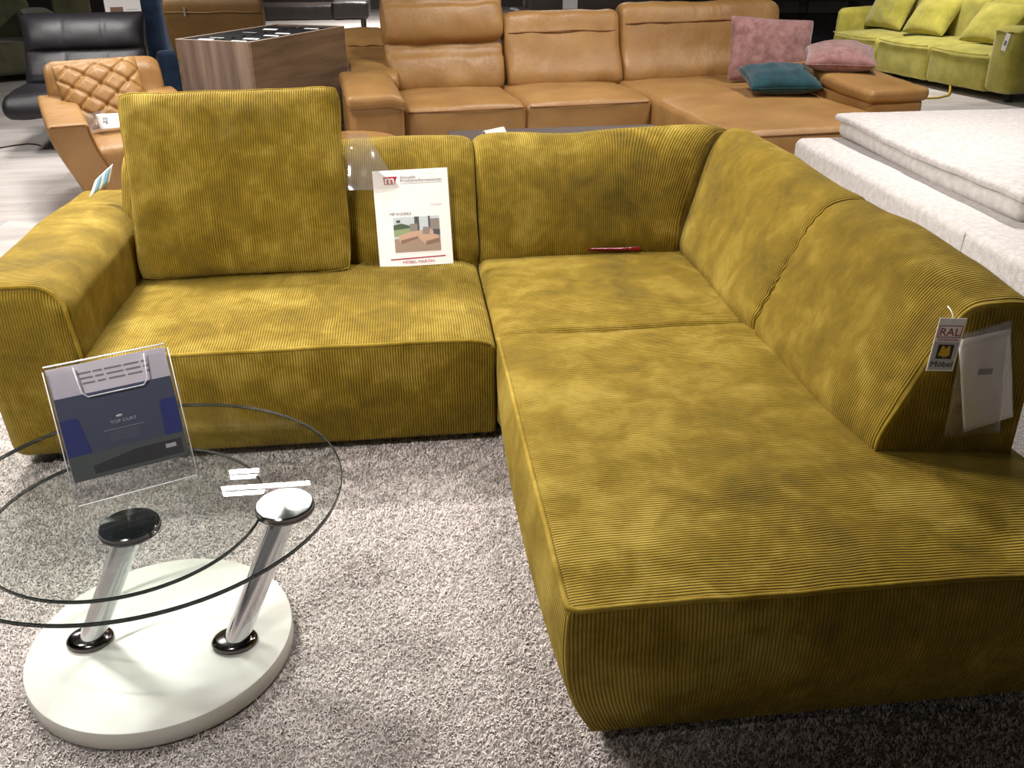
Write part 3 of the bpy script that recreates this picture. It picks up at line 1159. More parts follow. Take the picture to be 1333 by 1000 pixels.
def glass_top(cx, cy, Rg, z0, th):
    bm = bmesh.new()
    seg = 160
    prof = [(0, z0), (Rg - 0.0015, z0), (Rg, z0 + 0.0015), (Rg, z0 + th - 0.0015), (Rg - 0.0015, z0 + th), (0, z0 + th)]
    lathe(bm, prof, seg, (cx, cy, 0))
    for f in bm.faces:
        zs = [v.co.z for v in f.verts]
        f.material_index = 1 if (max(zs) - min(zs) > 1e-5) else 0
    o = bm_obj('glass_top', bm, ('glass', 'glass_edge'), tbl, True, 0)
    sharp_edges(o, 30)
    return o


glass_top(-0.687, 1.998, 0.478, 0.4105, 0.0115)
glass_top(-0.719, 1.950, 0.322, 0.3845, 0.0105)

# acrylic brochure holder leaning on the upper glass
hold = thing('brochure_holder', 'clear acrylic brochure holder leaning back on the round glass table', 'brochure holder', (-0.705, 2.018, 0.4225), R(23.5))
LEAN = R(-20)
HW, HH = 0.278, 0.335
LM = Matrix.Rotation(LEAN, 4, 'X')


def in_holder(o):
    o.matrix_local = LM @ o.matrix_local
    return o


in_holder(rect('back_panel', -HW / 2, 0.012, HW / 2, HH, 'acrylic', hold, 0.022, 0.003))
fpts = [(-HW / 2, 0.012), (HW / 2, 0.012), (HW / 2, HH - 0.012), (0.085, HH - 0.012), (0.080, HH - 0.075), (0.068, HH - 0.088), (-0.060, HH - 0.088), (-0.072, HH - 0.075), (-0.077, HH - 0.012), (-HW / 2, HH - 0.012)]
in_holder(poly_obj('front_panel', fpts, 'acrylic', hold, 0.003))
rim = bmesh.new()
tube(rim, [(p[0], 0.0015, p[1]) for p in fpts[3:9]], 0.0016, 6)
in_holder(bm_obj('front_rim', rim, 'acrylic_edge', hold, True, 0))
for s in (-1, 1):
    e = bmesh.new()
    x0 = s * HW / 2
    box(e, (min(x0, x0 + s * 0.003), 0.0, 0.012), (max(x0, x0 + s * 0.003), 0.025, HH - 0.004))
    in_holder(bm_obj('side_panel', e, 'acrylic', hold, False, 0))
    e = bmesh.new()
    tube(e, [(x0 + s * 0.003, 0.0, 0.012), (x0 + s * 0.003, 0.0, HH - 0.01)], 0.0013, 6)
    in_holder(bm_obj('side_edge', e, 'acrylic_edge', hold, True, 0))
e = bmesh.new()
tube(e, [(-HW / 2, 0.0235, HH), (HW / 2, 0.0235, HH)], 0.0022, 6)
in_holder(bm_obj('top_edge', e, 'acrylic_edge', hold, True, 0))
e = bmesh.new()
box(e, (-HW / 2, -0.012, 0.0), (HW / 2, 0.06, 0.003))
bm_obj('foot_plate', e, 'acrylic', hold, False, 0)
e = bmesh.new()
tube(e, [(-HW / 2, -0.012, 0.0015), (HW / 2, -0.012, 0.0015)], 0.0015, 6)
bm_obj('foot_edge', e, 'acrylic_edge', hold, True, 0)
# acrylic prop behind so the holder stands on its own
e = bmesh.new()
box(e, (-0.06, 0.0, 0.0), (0.06, 0.003, 0.20), Matrix.Translation((0, 0.142, 0.0)) @ Matrix.Rotation(R(14), 4, 'X'))
bm_obj('prop', e, 'acrylic', hold, False, 0)

# brochures inside: a lilac-headed one behind, a slate and navy folder before it
hb = Matrix.Translation((-0.705, 2.018, 0.4225)) @ Matrix.Rotation(R(23.5), 4, 'Z') @ LM


def brochure(name, label, group=None):
    o = thing(name, label, 'brochure')
    o.matrix_world = hb @ Matrix.Translation((0, 0, 0.050))
    return o


bro = brochure('brochure', 'slate and navy printed folder standing in the acrylic holder')
rect('cover', -0.134, 0, 0.134, 0.205, 'brochure_grey', bro, 0.008, 0.004)
rect('lower_band', -0.134, 0.0, 0.134, 0.062, 'brochure_dim', bro, 0.0074, 0.0004)
band = poly_obj('picture', [(-0.085, 0.010), (0.125, 0.010), (0.125, 0.048), (0.02, 0.048), (-0.085, 0.030)], 'ink', bro, 0.0003)
band.location = (0, 0.0070, 0)
rect('picture_highlight', 0.085, 0.030, 0.110, 0.040, 'silver_print', bro, 0.0067, 0.0002)
for s, a, b in ((-1, -0.134, -0.092), (1, 0.094, 0.134)):
    pts = [(a, 0.062), (b + 0.012, 0.062), (b, 0.145), (b - 0.006, 0.152), (a, 0.152)] if s < 0 else [(a - 0.004, 0.062), (b, 0.062), (b, 0.152), (a + 0.008, 0.152), (a, 0.145)]
    o = poly_obj('side_flap', pts, 'brochure_blue', bro, 0.0005)
    o.location = (0, 0.0070, 0)
text('lettering', 'TOP CURT', 0.0105, 'silver_print', bro, 0.005, 0.120, 0.0072, 'CENTER', 1.2)
e = bmesh.new()
lathe(e, [(0, 0), (0.009, 0), (0.009, 0.0004), (0, 0.0004)], 24, (0, 0, 0), 0, Matrix.Translation((-0.002, 0.0074, 0.136)) @ Matrix.Rotation(math.pi / 2, 4, 'X') @ Matrix.Diagonal((0.9, 0.4, 1, 1)))
bm_obj('emblem', e, 'silver_print', bro, True, 0)
rect('rule', -0.045, 0.106, 0.05, 0.1068, 'silver_print', bro, 0.0073, 0.0003)
for k in range(4):
    rect('text_line', -0.035 + 0.004 * (k % 2), 0.098 - 0.006 * k, 0.04 - 0.003 * k, 0.0988 - 0.006 * k, 'grey_print', bro, 0.0073, 0.0003)
bro2 = brochure('brochure', 'grey-headed leaflet with three dark text lines standing behind the slate folder')
rect('cover', -0.136, 0, 0.136, 0.278, 'brochure_head', bro2, 0.0145, 0.002)
for k in range(3):
    u0 = -0.07
    segs = [(0, .03), (.034, .055), (.06, .10), (.104, .14), (.145, .158)]
    for (a, b) in segs:
        rect('text_line', u0 + a + 0.003 * k, 0.252 - 0.0125 * k, u0 + b + 0.002 * k, 0.2565 - 0.0125 * k, 'grey_print', bro2, 0.0138, 0.0004)

# ------------------------------------------------------------------ tan leather sectional behind
TAN = thing('sectional_sofa', 'tan leather sectional with raised headrest and a chaise, behind the mustard sofa', 'sofa', (-0.03, 7.28, 0), R(6.3))


def soft(name, parent, lo, hi, r, mat, crown=0.03, n=(12, 12, 8), wr=0.01, bulge=0.015, seed=0.0, extra=None):
    lo_, hi_ = Vector(lo), Vector(hi)

    def df(p):
        x, y, z = p
        a = max(0, min(1, (x - lo_.x) / (hi_.x - lo_.x)))
        b = max(0, min(1, (y - lo_.y) / (hi_.y - lo_.y)))
        c = max(0, min(1, (z - lo_.z) / (hi_.z - lo_.z)))
        q = lambda s: max(0.0, math.sin(math.pi * s)) ** 0.5
        z2 = z + crown * q(a) * q(b) * sm(0.5, 1.0, c)
        y2 = y + bulge * q(a) * q(c) * (1 if b > 0.9 else -1 if b < 0.1 else 0)
        x2 = x + bulge * q(b) * q(c) * (1 if a > 0.9 else -1 if a < 0.1 else 0)
        w = wr * mnoise.noise(Vector((x * 4 + seed, y * 4, z * 4)))
        P = (x2, y2 + w * 0.6, z2 + w)
        return extra(P) if extra else P
    return cushion_box(name, parent, lo, hi, r, mat, n, df)


st1 = soft('seat', TAN, (0.02, 0.0, 0.10), (0.985, 1.05, 0.43), 0.05, 'tan', 0.035, seed=1)
st2 = soft('seat', TAN, (0.99, 0.0, 0.10), (2.03, 1.05, 0.43), 0.05, 'tan', 0.035, seed=2)
for o_, a, b in ((st1, 0.05, 0.97), (st2, 1.01, 2.0)):
    tube_obj('seam', [(a + (b - a) * i / 20, -0.002 - 0.012 * math.sin(math.pi * i / 20), 0.405) for i in range(21)], 0.005, 'tan_seam', o_)


def d_ch(P):
    x, y, z = P
    return (x, y, z + 0.012 * sm(0.3, 0.43, z) * math.sin(2.2 * y))


chs = soft('chaise_seat', TAN, (2.04, -1.50, 0.10), (3.72, 1.05, 0.43), 0.05, 'tan', 0.03, (18, 22, 8), 0.012, 0.012, 3, d_ch)
tube_obj('seam', [(2.08 + 1.6 * i / 30, -1.502 - 0.01 * math.sin(math.pi * i / 30), 0.405) for i in range(31)], 0.005, 'tan_seam', chs)
# low armrests with a folded-over pad
for (x0, x1, y0, y1, sd) in ((-0.42, 0.01, -0.28, 0.76, 4), (3.30, 3.80, -1.02, 0.9, 5)):
    a = soft('armrest', TAN, (x0 + 0.02, y0, 0.08), (x1 - 0.02, y1, 0.52), 0.05, 'tan', 0.01, (8, 14, 8), 0.008, 0.01, sd)

    def d_pad(P, x0=x0, x1=x1, y0=y0, sd=sd):
        x, y, z = P
        return (x, y, z + 0.04 * sm(y0, y0 + 1.0, y) - 0.03 * sm(x1 - 0.14, x1, x) ** 2 * (1 if sd == 4 else -0.3))
    soft('arm_pad', a, (x0, y0 - 0.03, 0.49), (x1, y1, 0.585), 0.04, 'tan', 0.02, (8, 14, 4), 0.01, 0.0, sd, d_pad)


def tan_back(name, x0, x1, z1, seed, lean=0.16, th=0.32, y0=0.90, z0=0.40, par=None, top=0.07):
    prof = [(0.0, z0), (-0.03, z0 + 0.12), (0.01 + 0.3 * lean, z0 + 0.30), (lean * 0.8, z1 - 0.10), (lean, z1 - 0.02), (lean + 0.09, z1 + 0.005), (lean + th * 0.6, z1 - 0.03), (lean + th * 0.75, z1 - 0.15), (lean + th * 0.7, z0), (0.2, z0 - 0.05)]
    bm = bmesh.new()
    loft(bm, prof, lambda a, b, t_: (x0 + (x1 - x0) * t_, y0 + a, b), 18, 0.06, 0.10, 0.01, x1 - x0, 0.04, 0.016, seed)
    return bm_obj(name, bm, 'tan', par or TAN)


tan_back('backrest', 0.01, 1.02, 0.82, 1, 0.14)
tan_back('headrest', 0.0, 1.03, 1.19, 4, 0.10, 0.26, 1.02, 0.80)
for (x0, x1, zt, sd) in ((1.04, 2.08, 1.02, 2), (2.10, 3.62, 1.07, 3)):
    b_ = tan_back('backrest', x0, x1, zt, sd, 0.16)
    pts = []
    for i in range(31):
        t_ = i / 30
        e_ = 0.02 * (1 - min(1, min(t_, 1 - t_) / 0.05))
        pts.append((x0 + 0.03 + (x1 - x0 - 0.06) * t_, 0.90 + 0.105 + e_ + 0.004 * math.sin(9 * t_), zt - 0.165 + 0.01 * math.sin(math.pi * t_) + 0.004 * math.sin(13 * t_)))
    tube_obj('seam', pts, 0.006, 'tan_seam', b_)
# wing pad rising behind the left armrest
prof = [(-0.17, 0.45), (-0.17, 0.585), (0.30, 0.66), (0.62, 0.70), (0.80, 0.76), (1.15, 0.83), (1.35, 0.80), (1.40, 0.60), (1.35, 0.40), (0.3, 0.38)]
bm = bmesh.new()
loft(bm, prof, lambda a, b, t_: (-0.30 + 0.38 * t_, 0.95 + a, b), 12, 0.04, 0.08, 0.01, 0.68, 0.05, 0.012, 6.0)
wing = bm_obj('side_pad', bm, 'tan', TAN)
tube_obj('seam', [(-0.27 + 0.33 * i / 12, 0.95 + 0.70, 0.727 + 0.006 * math.sin(i)) for i in range(13)], 0.006, 'tan_seam', wing)
for fx, fy in ((0.1, 0.1), (2.0, 0.1), (2.2, -1.35), (3.6, -1.35), (3.6, 0.95), (0.1, 0.95), (-0.3, -0.15)):
    lathe_obj('foot', [(0, -0.012), (0.025, -0.012), (0.03, 0.11), (0, 0.11)], 'black', TAN, 16, (fx, fy, 0))

# ottoman in front of its left arm
ott = thing('ottoman', 'rounded tan leather ottoman just behind the mustard sofa backrest', 'ottoman', (-0.42, 6.15, 0), R(-14))


def d_ott(P):
    x, y, z = P
    return (x, y, z)


bm = bmesh.new()
lathe(bm, [(0, 0.03), (0.36, 0.03), (0.40, 0.07), (0.42, 0.25), (0.41, 0.37), (0.38, 0.415), (0.30, 0.432), (0, 0.44)], 48, (0, 0, 0), 0, Matrix.Diagonal((1.0, 1.15, 1, 1)))
bm_obj('body', bm, 'tan', ott)
for k in range(4):
    a = math.pi / 4 + k * math.pi / 2
    lathe_obj('foot', [(0, -0.012), (0.02, -0.012), (0.025, 0.06), (0, 0.06)], 'black', ott, 16, (0.26 * math.cos(a), 0.26 * math.sin(a), 0))

# cushions on the tan chaise


def scatter(label, mat, w, h, th, mtx, seed, group=None):
    bm, bd = pillow(w, h, th, 0.0, 26, 0.06, 0.45, 2.4, 0.014, seed)
    o = bm_obj('scatter_cushion', bm, mat)
    tag(o, label, 'cushion', group)
    sb = bmesh.new()
    tube(sb, bd, 0.004, 6, True)
    bm_obj('seam', sb, mat, o, True, 0)
    o.matrix_world = mtx
    return o


scatter('square dusty pink velvet cushion propped upright on the tan chaise', 'pink', 0.72, 0.55, 0.20,
        Matrix.Translation((3.10, 7.92, 0.462)) @ Matrix.Rotation(R(-6), 4, 'Z') @ Matrix.Rotation(R(4), 4, 'Y') @ Matrix.Rotation(R(-22), 4, 'X'), 3.0)
scatter('dusty pink cushion lying flat on the right armrest of the tan chaise', 'pink', 0.54, 0.48, 0.20,
        Matrix.Translation((3.40, 7.22, 0.685)) @ Matrix.Rotation(R(-22), 4, 'Z') @ Matrix.Rotation(R(-80), 4, 'X'), 5.0)
scatter('small dark teal cushion lying in front of the square pink one', 'teal', 0.58, 0.46, 0.19,
        Matrix.Translation((2.99, 7.22, 0.52)) @ Matrix.Rotation(R(-4), 4, 'Z') @ Matrix.Rotation(R(-77), 4, 'X'), 8.0)

# dark coffee table between the sofas, with a folded price card
ct = thing('coffee_table', 'low dark grey wooden coffee table between the mustard and tan sofas', 'table', (1.05, 6.3, 0), R(1.0))
box_obj('table_top', (-0.75, -0.33, 0.34), (0.74, 0.38, 0.38), 'table_wood', ct, 0.004)
for fx in (-0.69, 0.63):
    for fy in (-0.28, 0.28):
        box_obj('leg', (fx, fy, -0.012), (fx + 0.05, fy + 0.05, 0.34), 'black', ct)
pc = thing('price_card', 'white folded price card standing on the dark coffee table', 'card', (0.60, 6.45, 0.381), R(42))
bm = bmesh.new()
box(bm, (-0.10, -0.001, 0), (0.10, 0.001, 0.055), Matrix.Translation((0, -0.035, 0)) @ Matrix.Rotation(R(-35), 4, 'X'))
box(bm, (-0.10, -0.001, 0), (0.10, 0.001, 0.055), Matrix.Translation((0, 0.035, 0)) @ Matrix.Rotation(R(35), 4, 'X'))
bm_obj('card', bm, 'paper', pc, False, 0)

# ------------------------------------------------------------------ tan armchair with quilted cushion
ac = thing('armchair', 'tan leather tub armchair behind the left arm of the mustard sofa', 'armchair', (-2.2, 6.08, 0), R(21))


def d_al(P):
    x, y, z = P
    w = 1 - sm(0.0, 0.58, z)
    return (x + 0.16 * w, y + 0.10 * w * sm(0.6, 0.0, y), z + 0.05 * sm(0.1, 1.0, y))


def d_ar(P):
    x, y, z = P
    w = 1 - sm(0.0, 0.58, z)
    return (x - 0.16 * w, y + 0.10 * w * sm(0.6, 0.0, y), z + 0.05 * sm(0.1, 1.0, y))


arm_l = soft('armrest', ac, (0.0, 0.0, 0.06), (0.24, 1.02, 0.585), 0.025, 'tan', 0.01, (6, 14, 10), 0.006, 0.01, 11, d_al)
tube_obj('seam', [d_al((x, -0.002, 0.578)) for x in (0.02, 0.07, 0.12, 0.17, 0.215)] + [d_al((0.234, -0.002, z)) for z in (0.565, 0.5, 0.42, 0.34, 0.26, 0.18, 0.1)], 0.006, 'tan_seam', arm_l)
soft('armrest', ac, (0.70, 0.0, 0.06), (0.93, 1.02, 0.585), 0.04, 'tan', 0.01, (6, 14, 10), 0.006, 0.01, 12, d_ar)
soft('seat', ac, (0.245, 0.05, 0.12), (0.695, 0.95, 0.42), 0.05, 'tan', 0.03, (10, 12, 6), 0.008, 0.01, 13)
bm = bmesh.new()
prof = [(0.0, 0.30), (0.02, 0.5), (0.08, 0.70), (0.10, 0.79), (0.15, 0.845), (0.24, 0.845), (0.29, 0.78), (0.26, 0.5), (0.22, 0.20), (0.08, 0.2)]
loft(bm, prof, lambda a, b, t_: (0.08 + 0.77 * t_, 0.84 + a, b), 16, 0.06, 0.10, 0.01, 0.86, 0.04, 0.008, 14.0)
bm_obj('backrest', bm, 'tan', ac)
for fx, fy in ((0.28, 0.2), (0.66, 0.2), (0.28, 0.95), (0.66, 0.95)):
    lathe_obj('leg', [(0, -0.012), (0.015, -0.012), (0.022, 0.13), (0, 0.13)], 'black', ac, 16, (fx, fy, 0))


def quilt(x, z):
    s = 0.145
    a = (x * 0.8 + z) / s
    b = (x * 0.8 - z) / s
    da = abs(a - round(a))
    db = abs(b - round(b))
    return 0.016 * (math.exp(-(da / 0.10) ** 2) + math.exp(-(db / 0.10) ** 2))


bm, bd = pillow(0.56, 0.47, 0.16, 0.0, 64, 0.03, 0.40, 3.0, 0.006, 4.0, quilt)
qc = bm_obj('quilted_cushion', bm, 'tan')
tag(qc, 'tan leather diamond-quilted cushion leaning in the tan armchair', 'cushion')
qc.matrix_world = Matrix.Translation((-2.2, 6.08, 0)) @ Matrix.Rotation(R(21), 4, 'Z') @ Matrix.Translation((0.43, 0.64, 0.435)) @ Matrix.Rotation(R(-24), 4, 'X') @ Matrix.Rotation(R(-4), 4, 'Y')
acM = Matrix.Translation((-2.2, 6.08, 0)) @ Matrix.Rotation(R(21), 4, 'Z')
pt = thing('price_tag', 'white price leaflet in clear film lying on the seat of the tan armchair', 'leaflet')
pt.matrix_world = acM @ Matrix.Translation((0.33, 0.36, 0.475)) @ Matrix.Rotation(R(-10), 4, 'Z') @ Matrix.Rotation(R(-52), 4, 'X')
film_sheet('leaflet', pt, ((0, 0, 0), (0.30, 0, 0.02), (0.27, 0, 0.13), (-0.03, 0, 0.14)), 'paper', 0.01, 10, 1.0, 0.012, 0.001)
film_sheet('film', pt, ((-0.08, 0.01, -0.02), (0.06, -0.01, -0.01), (0.02, -0.012, 0.16), (-0.12, 0.01, 0.14)), 'film', 0.01, 10, 3.0, 0.02)
rect('print', 0.02, 0.05, 0.05, 0.09, 'grey_print', pt, -0.022, 0.0004)

# ------------------------------------------------------------------ black lounge chair
bl = thing('lounge_chair', 'wide black leather lounge chair with tufted back, behind the tan armchair', 'lounge chair', (-3.22, 8.15, 0), R(6))


def d_bs(P):
    x, y, z = P
    return (x, y, z - 0.06 * sm(0.15, -0.05, y))


soft('seat', bl, (-0.05, 0.0, 0.31), (1.12, 0.95, 0.465), 0.07, 'black_leather', 0.03, (14, 12, 6), 0.012, 0.02, 21, d_bs)
bm = bmesh.new()
NXb, NZb = 60, 44
HBk = 0.58
for s in (-1, 1):
    g = []
    for i in range(NXb + 1):
        row = []
        for j in range(NZb + 1):
            u, v = i / NXb, j / NZb
            seg3 = abs(math.sin(math.pi * u * 3)) ** 0.45
            top = sm(0.46, 0.54, v)
            lobe = (abs(math.sin(math.pi * min(1, v / 0.50))) ** 0.5 if v < 0.5 else abs(math.sin(math.pi * min(1, (v - 0.5) / 0.5))) ** 0.45)
            e = (max(0, 1 - abs(2 * u - 1) ** 8)) ** 0.5 * (max(0, 1 - abs(2 * v - 1) ** 10)) ** 0.5
            th = e * (0.045 + 0.05 * lobe + 0.018 * seg3 * lobe + 0.03 * top * lobe)
            x = 1.04 * u + 0.01 * (1 - 2 * u) * (1 - abs(2 * v - 1))
            z = 0.44 + HBk * v
            y = 0.70 + 0.34 * v + (-th if s < 0 else th * 0.6)
            y += 0.008 * mnoise.noise(Vector((x * 4, z * 26, 1))) * (1 - top) * e
            row.append(bm.verts.new((x, y, z)))
        g.append(row)
    for i in range(NXb):
        for j in range(NZb):
            bm.faces.new((g[i][j], g[i + 1][j], g[i + 1][j + 1], g[i][j + 1]))
bb = bm_obj('backrest', bm, 'black_leather', bl)
lathe_obj('pedestal', [(0, -0.012), (0.32, -0.012), (0.32, 0.01), (0.05, 0.03), (0.04, 0.32), (0, 0.32)], 'black', bl, 40, (0.55, 0.5, 0))

# ------------------------------------------------------------------ wooden sample bin with hanging samples
binM = Matrix.Translation((-1.067, 7.13, 0)) @ Matrix.Rotation(R(62.1), 4, 'Z')   # local x: long side, y: short side
sbn = thing('sample_bin', 'open grey-brown wooden bin holding black sample folders', 'bin', (-1.067, 7.13, 0), R(62.1))
BL, BW, BH = 1.29, 0.665, 0.95
box_obj('long_side', (0, 0, -0.012), (BL, 0.022, BH), 'bin_wood_side', sbn)
box_obj('long_side', (0, BW - 0.022, -0.012), (BL, BW, BH), 'bin_wood_side', sbn)
box_obj('short_side', (0, 0.022, -0.012), (0.022, BW - 0.022, BH), 'bin_wood', sbn)
box_obj('short_side', (BL - 0.022, 0.022, -0.012), (BL, BW - 0.022, BH), 'bin_wood', sbn)
for nm, lo_, hi_ in (('a', (0, 0, BH), (BL, 0.022, BH + 0.002)), ('b', (0, BW - 0.022, BH), (BL, BW, BH + 0.002)), ('c', (0, 0.022, BH), (0.022, BW - 0.022, BH + 0.002)), ('d', (BL - 0.022, 0.022, BH), (BL, BW - 0.022, BH + 0.002))):
    box_obj('edge_band', lo_, hi_, 'edge_band', sbn)
box_obj('shelf', (0.022, 0.022, 0.45), (BL - 0.022, BW - 0.022, 0.47), 'black', sbn)
proto = None
k = 0
for col_ in range(2):
    for i in range(8):
        x = 0.16 + i * 0.136
        y = 0.05 + col_ * 0.30
        m4 = binM @ Matrix.Translation((x, y, 0.4705)) @ Matrix.Rotation(R(-11 + 3 * math.sin(i * 2.1 + col_)), 4, 'Y')
        lab = 'black sample folder with a white label standing in the wooden bin'
        if proto is None:
            f_ = thing('sample_folder', lab, 'folder', group='sample folders in the wooden bin')
            box_obj('folder', (0.0, 0.0, 0.0), (0.085, 0.275, 0.475), 'black', f_, 0.004)
            box_obj('label', (0.0, 0.06, 0.4753), (0.04, 0.19, 0.4763), 'paper', f_)
            proto = f_
        else:
            f_ = proto.copy()
            COL.objects.link(f_)
            for ch in proto.children:
                if ch.name.startswith('label') and (i * 3 + col_) % 4 == 2:
                    continue
                c_ = ch.copy()
                COL.objects.link(c_)
                c_.parent = f_
        f_.matrix_world = m4

# ------------------------------------------------------------------ brown leather armchair seen from behind, navy chair, dark sofa, olive sofa
bc = thing('armchair', 'olive brown leather high-back armchair seen from behind, beyond the wooden bin', 'armchair', (-1.62, 9.0, 0), R(-3))
bm = bmesh.new()


def hb_place(a, b, t_):
    x = (t_ - 0.5) * (0.62 + 0.22 * sm(0.1, 1.0, b))
    return (x, a - 0.10 * b, b)


prof = [(0.0, 0.12), (0.0, 0.5), (0.0, 0.9), (0.01, 1.12), (0.06, 1.18), (0.14, 1.16), (0.17, 1.0), (0.17, 0.5), (0.17, 0.12)]
loft(bm, prof, hb_place, 10, 0.03, 0.05, 0.01, 0.8, 0.05, 0.004, 31.0)
hbk = bm_obj('backrest', bm, 'brown_leather', bc)
tube_obj('seam', [(-0.42 + 0.84 * i / 12, -0.112, 1.03 + 0.004 * math.sin(i)) for i in range(13)], 0.006, 'brown_leather', hbk)
box_obj('fastener', (-0.245, -0.118, 1.0), (-0.225, -0.106, 1.08), 'chrome', hbk, 0.003)
soft('seat', bc, (-0.36, 0.15, 0.14), (0.36, 0.85, 0.44), 0.06, 'brown_leather', 0.03, (8, 8, 6), 0.008, 0.01, 32)
lathe_obj('pedestal', [(0, -0.012), (0.25, -0.012), (0.25, 0.01), (0.04, 0.03), (0.04, 0.16), (0, 0.16)], 'black', bc, 32, (0, 0.4, 0))

nv = thing('armchair', 'navy blue armchair between the black lounge chair and the olive brown one', 'armchair', (-2.75, 11.3, 0), R(4))
soft('body', nv, (0.0, 0.0, 0.03), (0.95, 0.9, 0.46), 0.05, 'navy', 0.02, (8, 8, 6), 0.006, 0.01, 41)
soft('backrest', nv, (0.0, 0.62, 0.3), (0.95, 0.92, 1.05), 0.08, 'navy', 0.02, (8, 6, 8), 0.008, 0.01, 42)
soft('armrest', nv, (-0.1, 0.1, 0.03), (0.12, 0.9, 1.06), 0.05, 'navy', 0.01, (5, 8, 6), 0.004, 0.01, 43)
soft('armrest', nv, (0.83, 0.1, 0.03), (1.05, 0.9, 1.06), 0.05, 'navy', 0.01, (5, 8, 6), 0.004, 0.01, 44)
for fx in (0.0, 0.9):
    for fy in (0.08, 0.8):
        lathe_obj('foot', [(0, -0.012), (0.02, -0.012), (0.02, 0.04), (0, 0.04)], 'black', nv, 12, (fx, fy, 0))

ds = thing('sofa', 'dark brown leather sofa on thin legs far behind the wooden bin', 'sofa', (-3.25, 17.9, 0), R(-1))
soft('seat', ds, (0.0, 0.0, 0.24), (2.2, 0.95, 0.48), 0.05, 'espresso', 0.03, (16, 8, 6), 0.01, 0.01, 51)
soft('armrest', ds, (2.05, -0.05, 0.24), (2.70, 1.0, 0.54), 0.06, 'espresso', 0.02, (8, 8, 6), 0.01, 0.01, 52)
soft('backrest', ds, (0.0, 0.75, 0.34), (2.65, 1.05, 0.88), 0.08, 'espresso', 0.02, (16, 6, 8), 0.01, 0.01, 53)
for fx in (0.1, 2.55):
    for fy in (0.05, 0.9):
        box_obj('leg', (fx, fy, -0.012), (fx + 0.05, fy + 0.05, 0.26), 'black', ds)

ol = thing('sofa', 'large grey-olive upholstered sofa at the far left edge behind the black lounge chair', 'sofa', (-7.2, 11.55, 0), R(24))
soft('seat', ol, (0.0, 0.0, 0.08), (3.1, 1.0, 0.45), 0.06, 'olive_cloth', 0.03, (18, 8, 6), 0.01, 0.01, 61)
soft('backrest', ol, (0.0, 0.65, 0.3), (3.0, 1.05, 0.95), 0.1, 'olive_cloth', 0.03, (18, 6, 8), 0.012, 0.02, 62)
soft('armrest', ol, (2.85, -0.02, 0.08), (3.25, 1.05, 0.78), 0.07, 'olive_cloth', 0.02, (6, 8, 8), 0.008, 0.01, 63)
for fx in (0.1, 3.05):
    for fy in (0.1, 0.9):
        box_obj('foot', (fx, fy, -0.012), (fx + 0.06, fy + 0.06, 0.09), 'black', ol)

# dining chair and notice far behind the lounge chair
dc = thing('dining_chair', 'dark green upholstered chair with thin black legs behind the lounge chair', 'chair', (-4.7, 14.2, 0), R(20))
soft('seat', dc, (0, 0, 0.42), (0.5, 0.5, 0.50), 0.035, M['olive_cloth'], 0.01, (6, 6, 4), 0.003, 0.0, 71)
soft('backrest', dc, (0, 0.44, 0.45), (0.5, 0.52, 0.92), 0.035, M['olive_cloth'], 0.0, (6, 4, 6), 0.003, 0.0, 72)
for fx, fy in ((0.03, 0.03), (0.45, 0.03), (0.03, 0.46), (0.45, 0.46)):
    tube_obj('leg', [(fx, fy, -0.012), (fx, fy, 0.43)], 0.012, 'black', dc, 10)
nt = thing('notice_board', 'white printed notice with a small photo, behind the black lounge chair', 'sign', (-2.93, 11.0, 0), R(10))
rect('panel', -0.18, 0.70, 0.18, 1.08, 'paper', nt, 0, 0.004)
rect('photo', -0.13, 0.77, 0.0, 0.95, 'ph_shade', nt, -0.001, 0.0006)
for k in range(3):
    rect('text_line', 0.03, 0.92 - 0.04 * k, 0.15, 0.926 - 0.04 * k, 'silver_print', nt, -0.001, 0.0006)
tube_obj('pole', [(0, 0.02, -0.01), (0, 0.02, 0.95)], 0.012, 'steel_light', nt, 12)
lathe_obj('base', [(0, -0.012), (0.15, -0.012), (0.15, 0.0), (0, 0.0)], 'steel_light', nt, 32, (0, 0.02, 0))

# cable on the floor
cb = tube_obj('power_cable', [(-3.75, 8.45, -0.006), (-3.55, 8.47, -0.006), (-3.42, 8.60, -0.006), (-3.32, 8.66, -0.006), (-3.24, 8.62, -0.006), (-3.18, 8.56, -0.006)], 0.006, 'black', None, 8)
tag(cb, 'thin black power cable lying on the grey floor at the far left', 'cable')

# ------------------------------------------------------------------ white daybed on the right
wd = thing('daybed', 'white boucle daybed base with a thick loose mattress, right of the mustard sofa', 'daybed', (2.46, 3.2, 0), R(-1.0))
soft('base', wd, (0.0, -0.5, 0.06), (2.4, 2.65, 0.43), 0.05, 'white', 0.01, (16, 20, 8), 0.008, 0.005, 81)
tube_obj('base_seam', [(-0.004, 0.56, 0.08 + 0.34 * i / 12) for i in range(13)], 0.004, 'white', wd)
for fx in (0.15, 2.2):
    for fy in (-0.35, 2.5):
        box_obj('foot', (fx, fy, -0.012), (fx + 0.06, fy + 0.06, 0.065), 'black', wd)


def d_ml(P):
    x, y, z = P
    return (x, y, z + 0.01 * math.sin(3 * y + x))


mt = soft('mattress', wd, (0.27, 0.60, 0.425), (2.2, 2.62, 0.545), 0.05, 'white_smooth', 0.02, (16, 20, 4), 0.008, 0.012, 82, d_ml)
soft('mattress_lip', mt, (0.245, 0.575, 0.53), (2.22, 2.64, 0.572), 0.02, 'white', 0.03, (18, 22, 2), 0.012, 0.004, 83, d_ml)

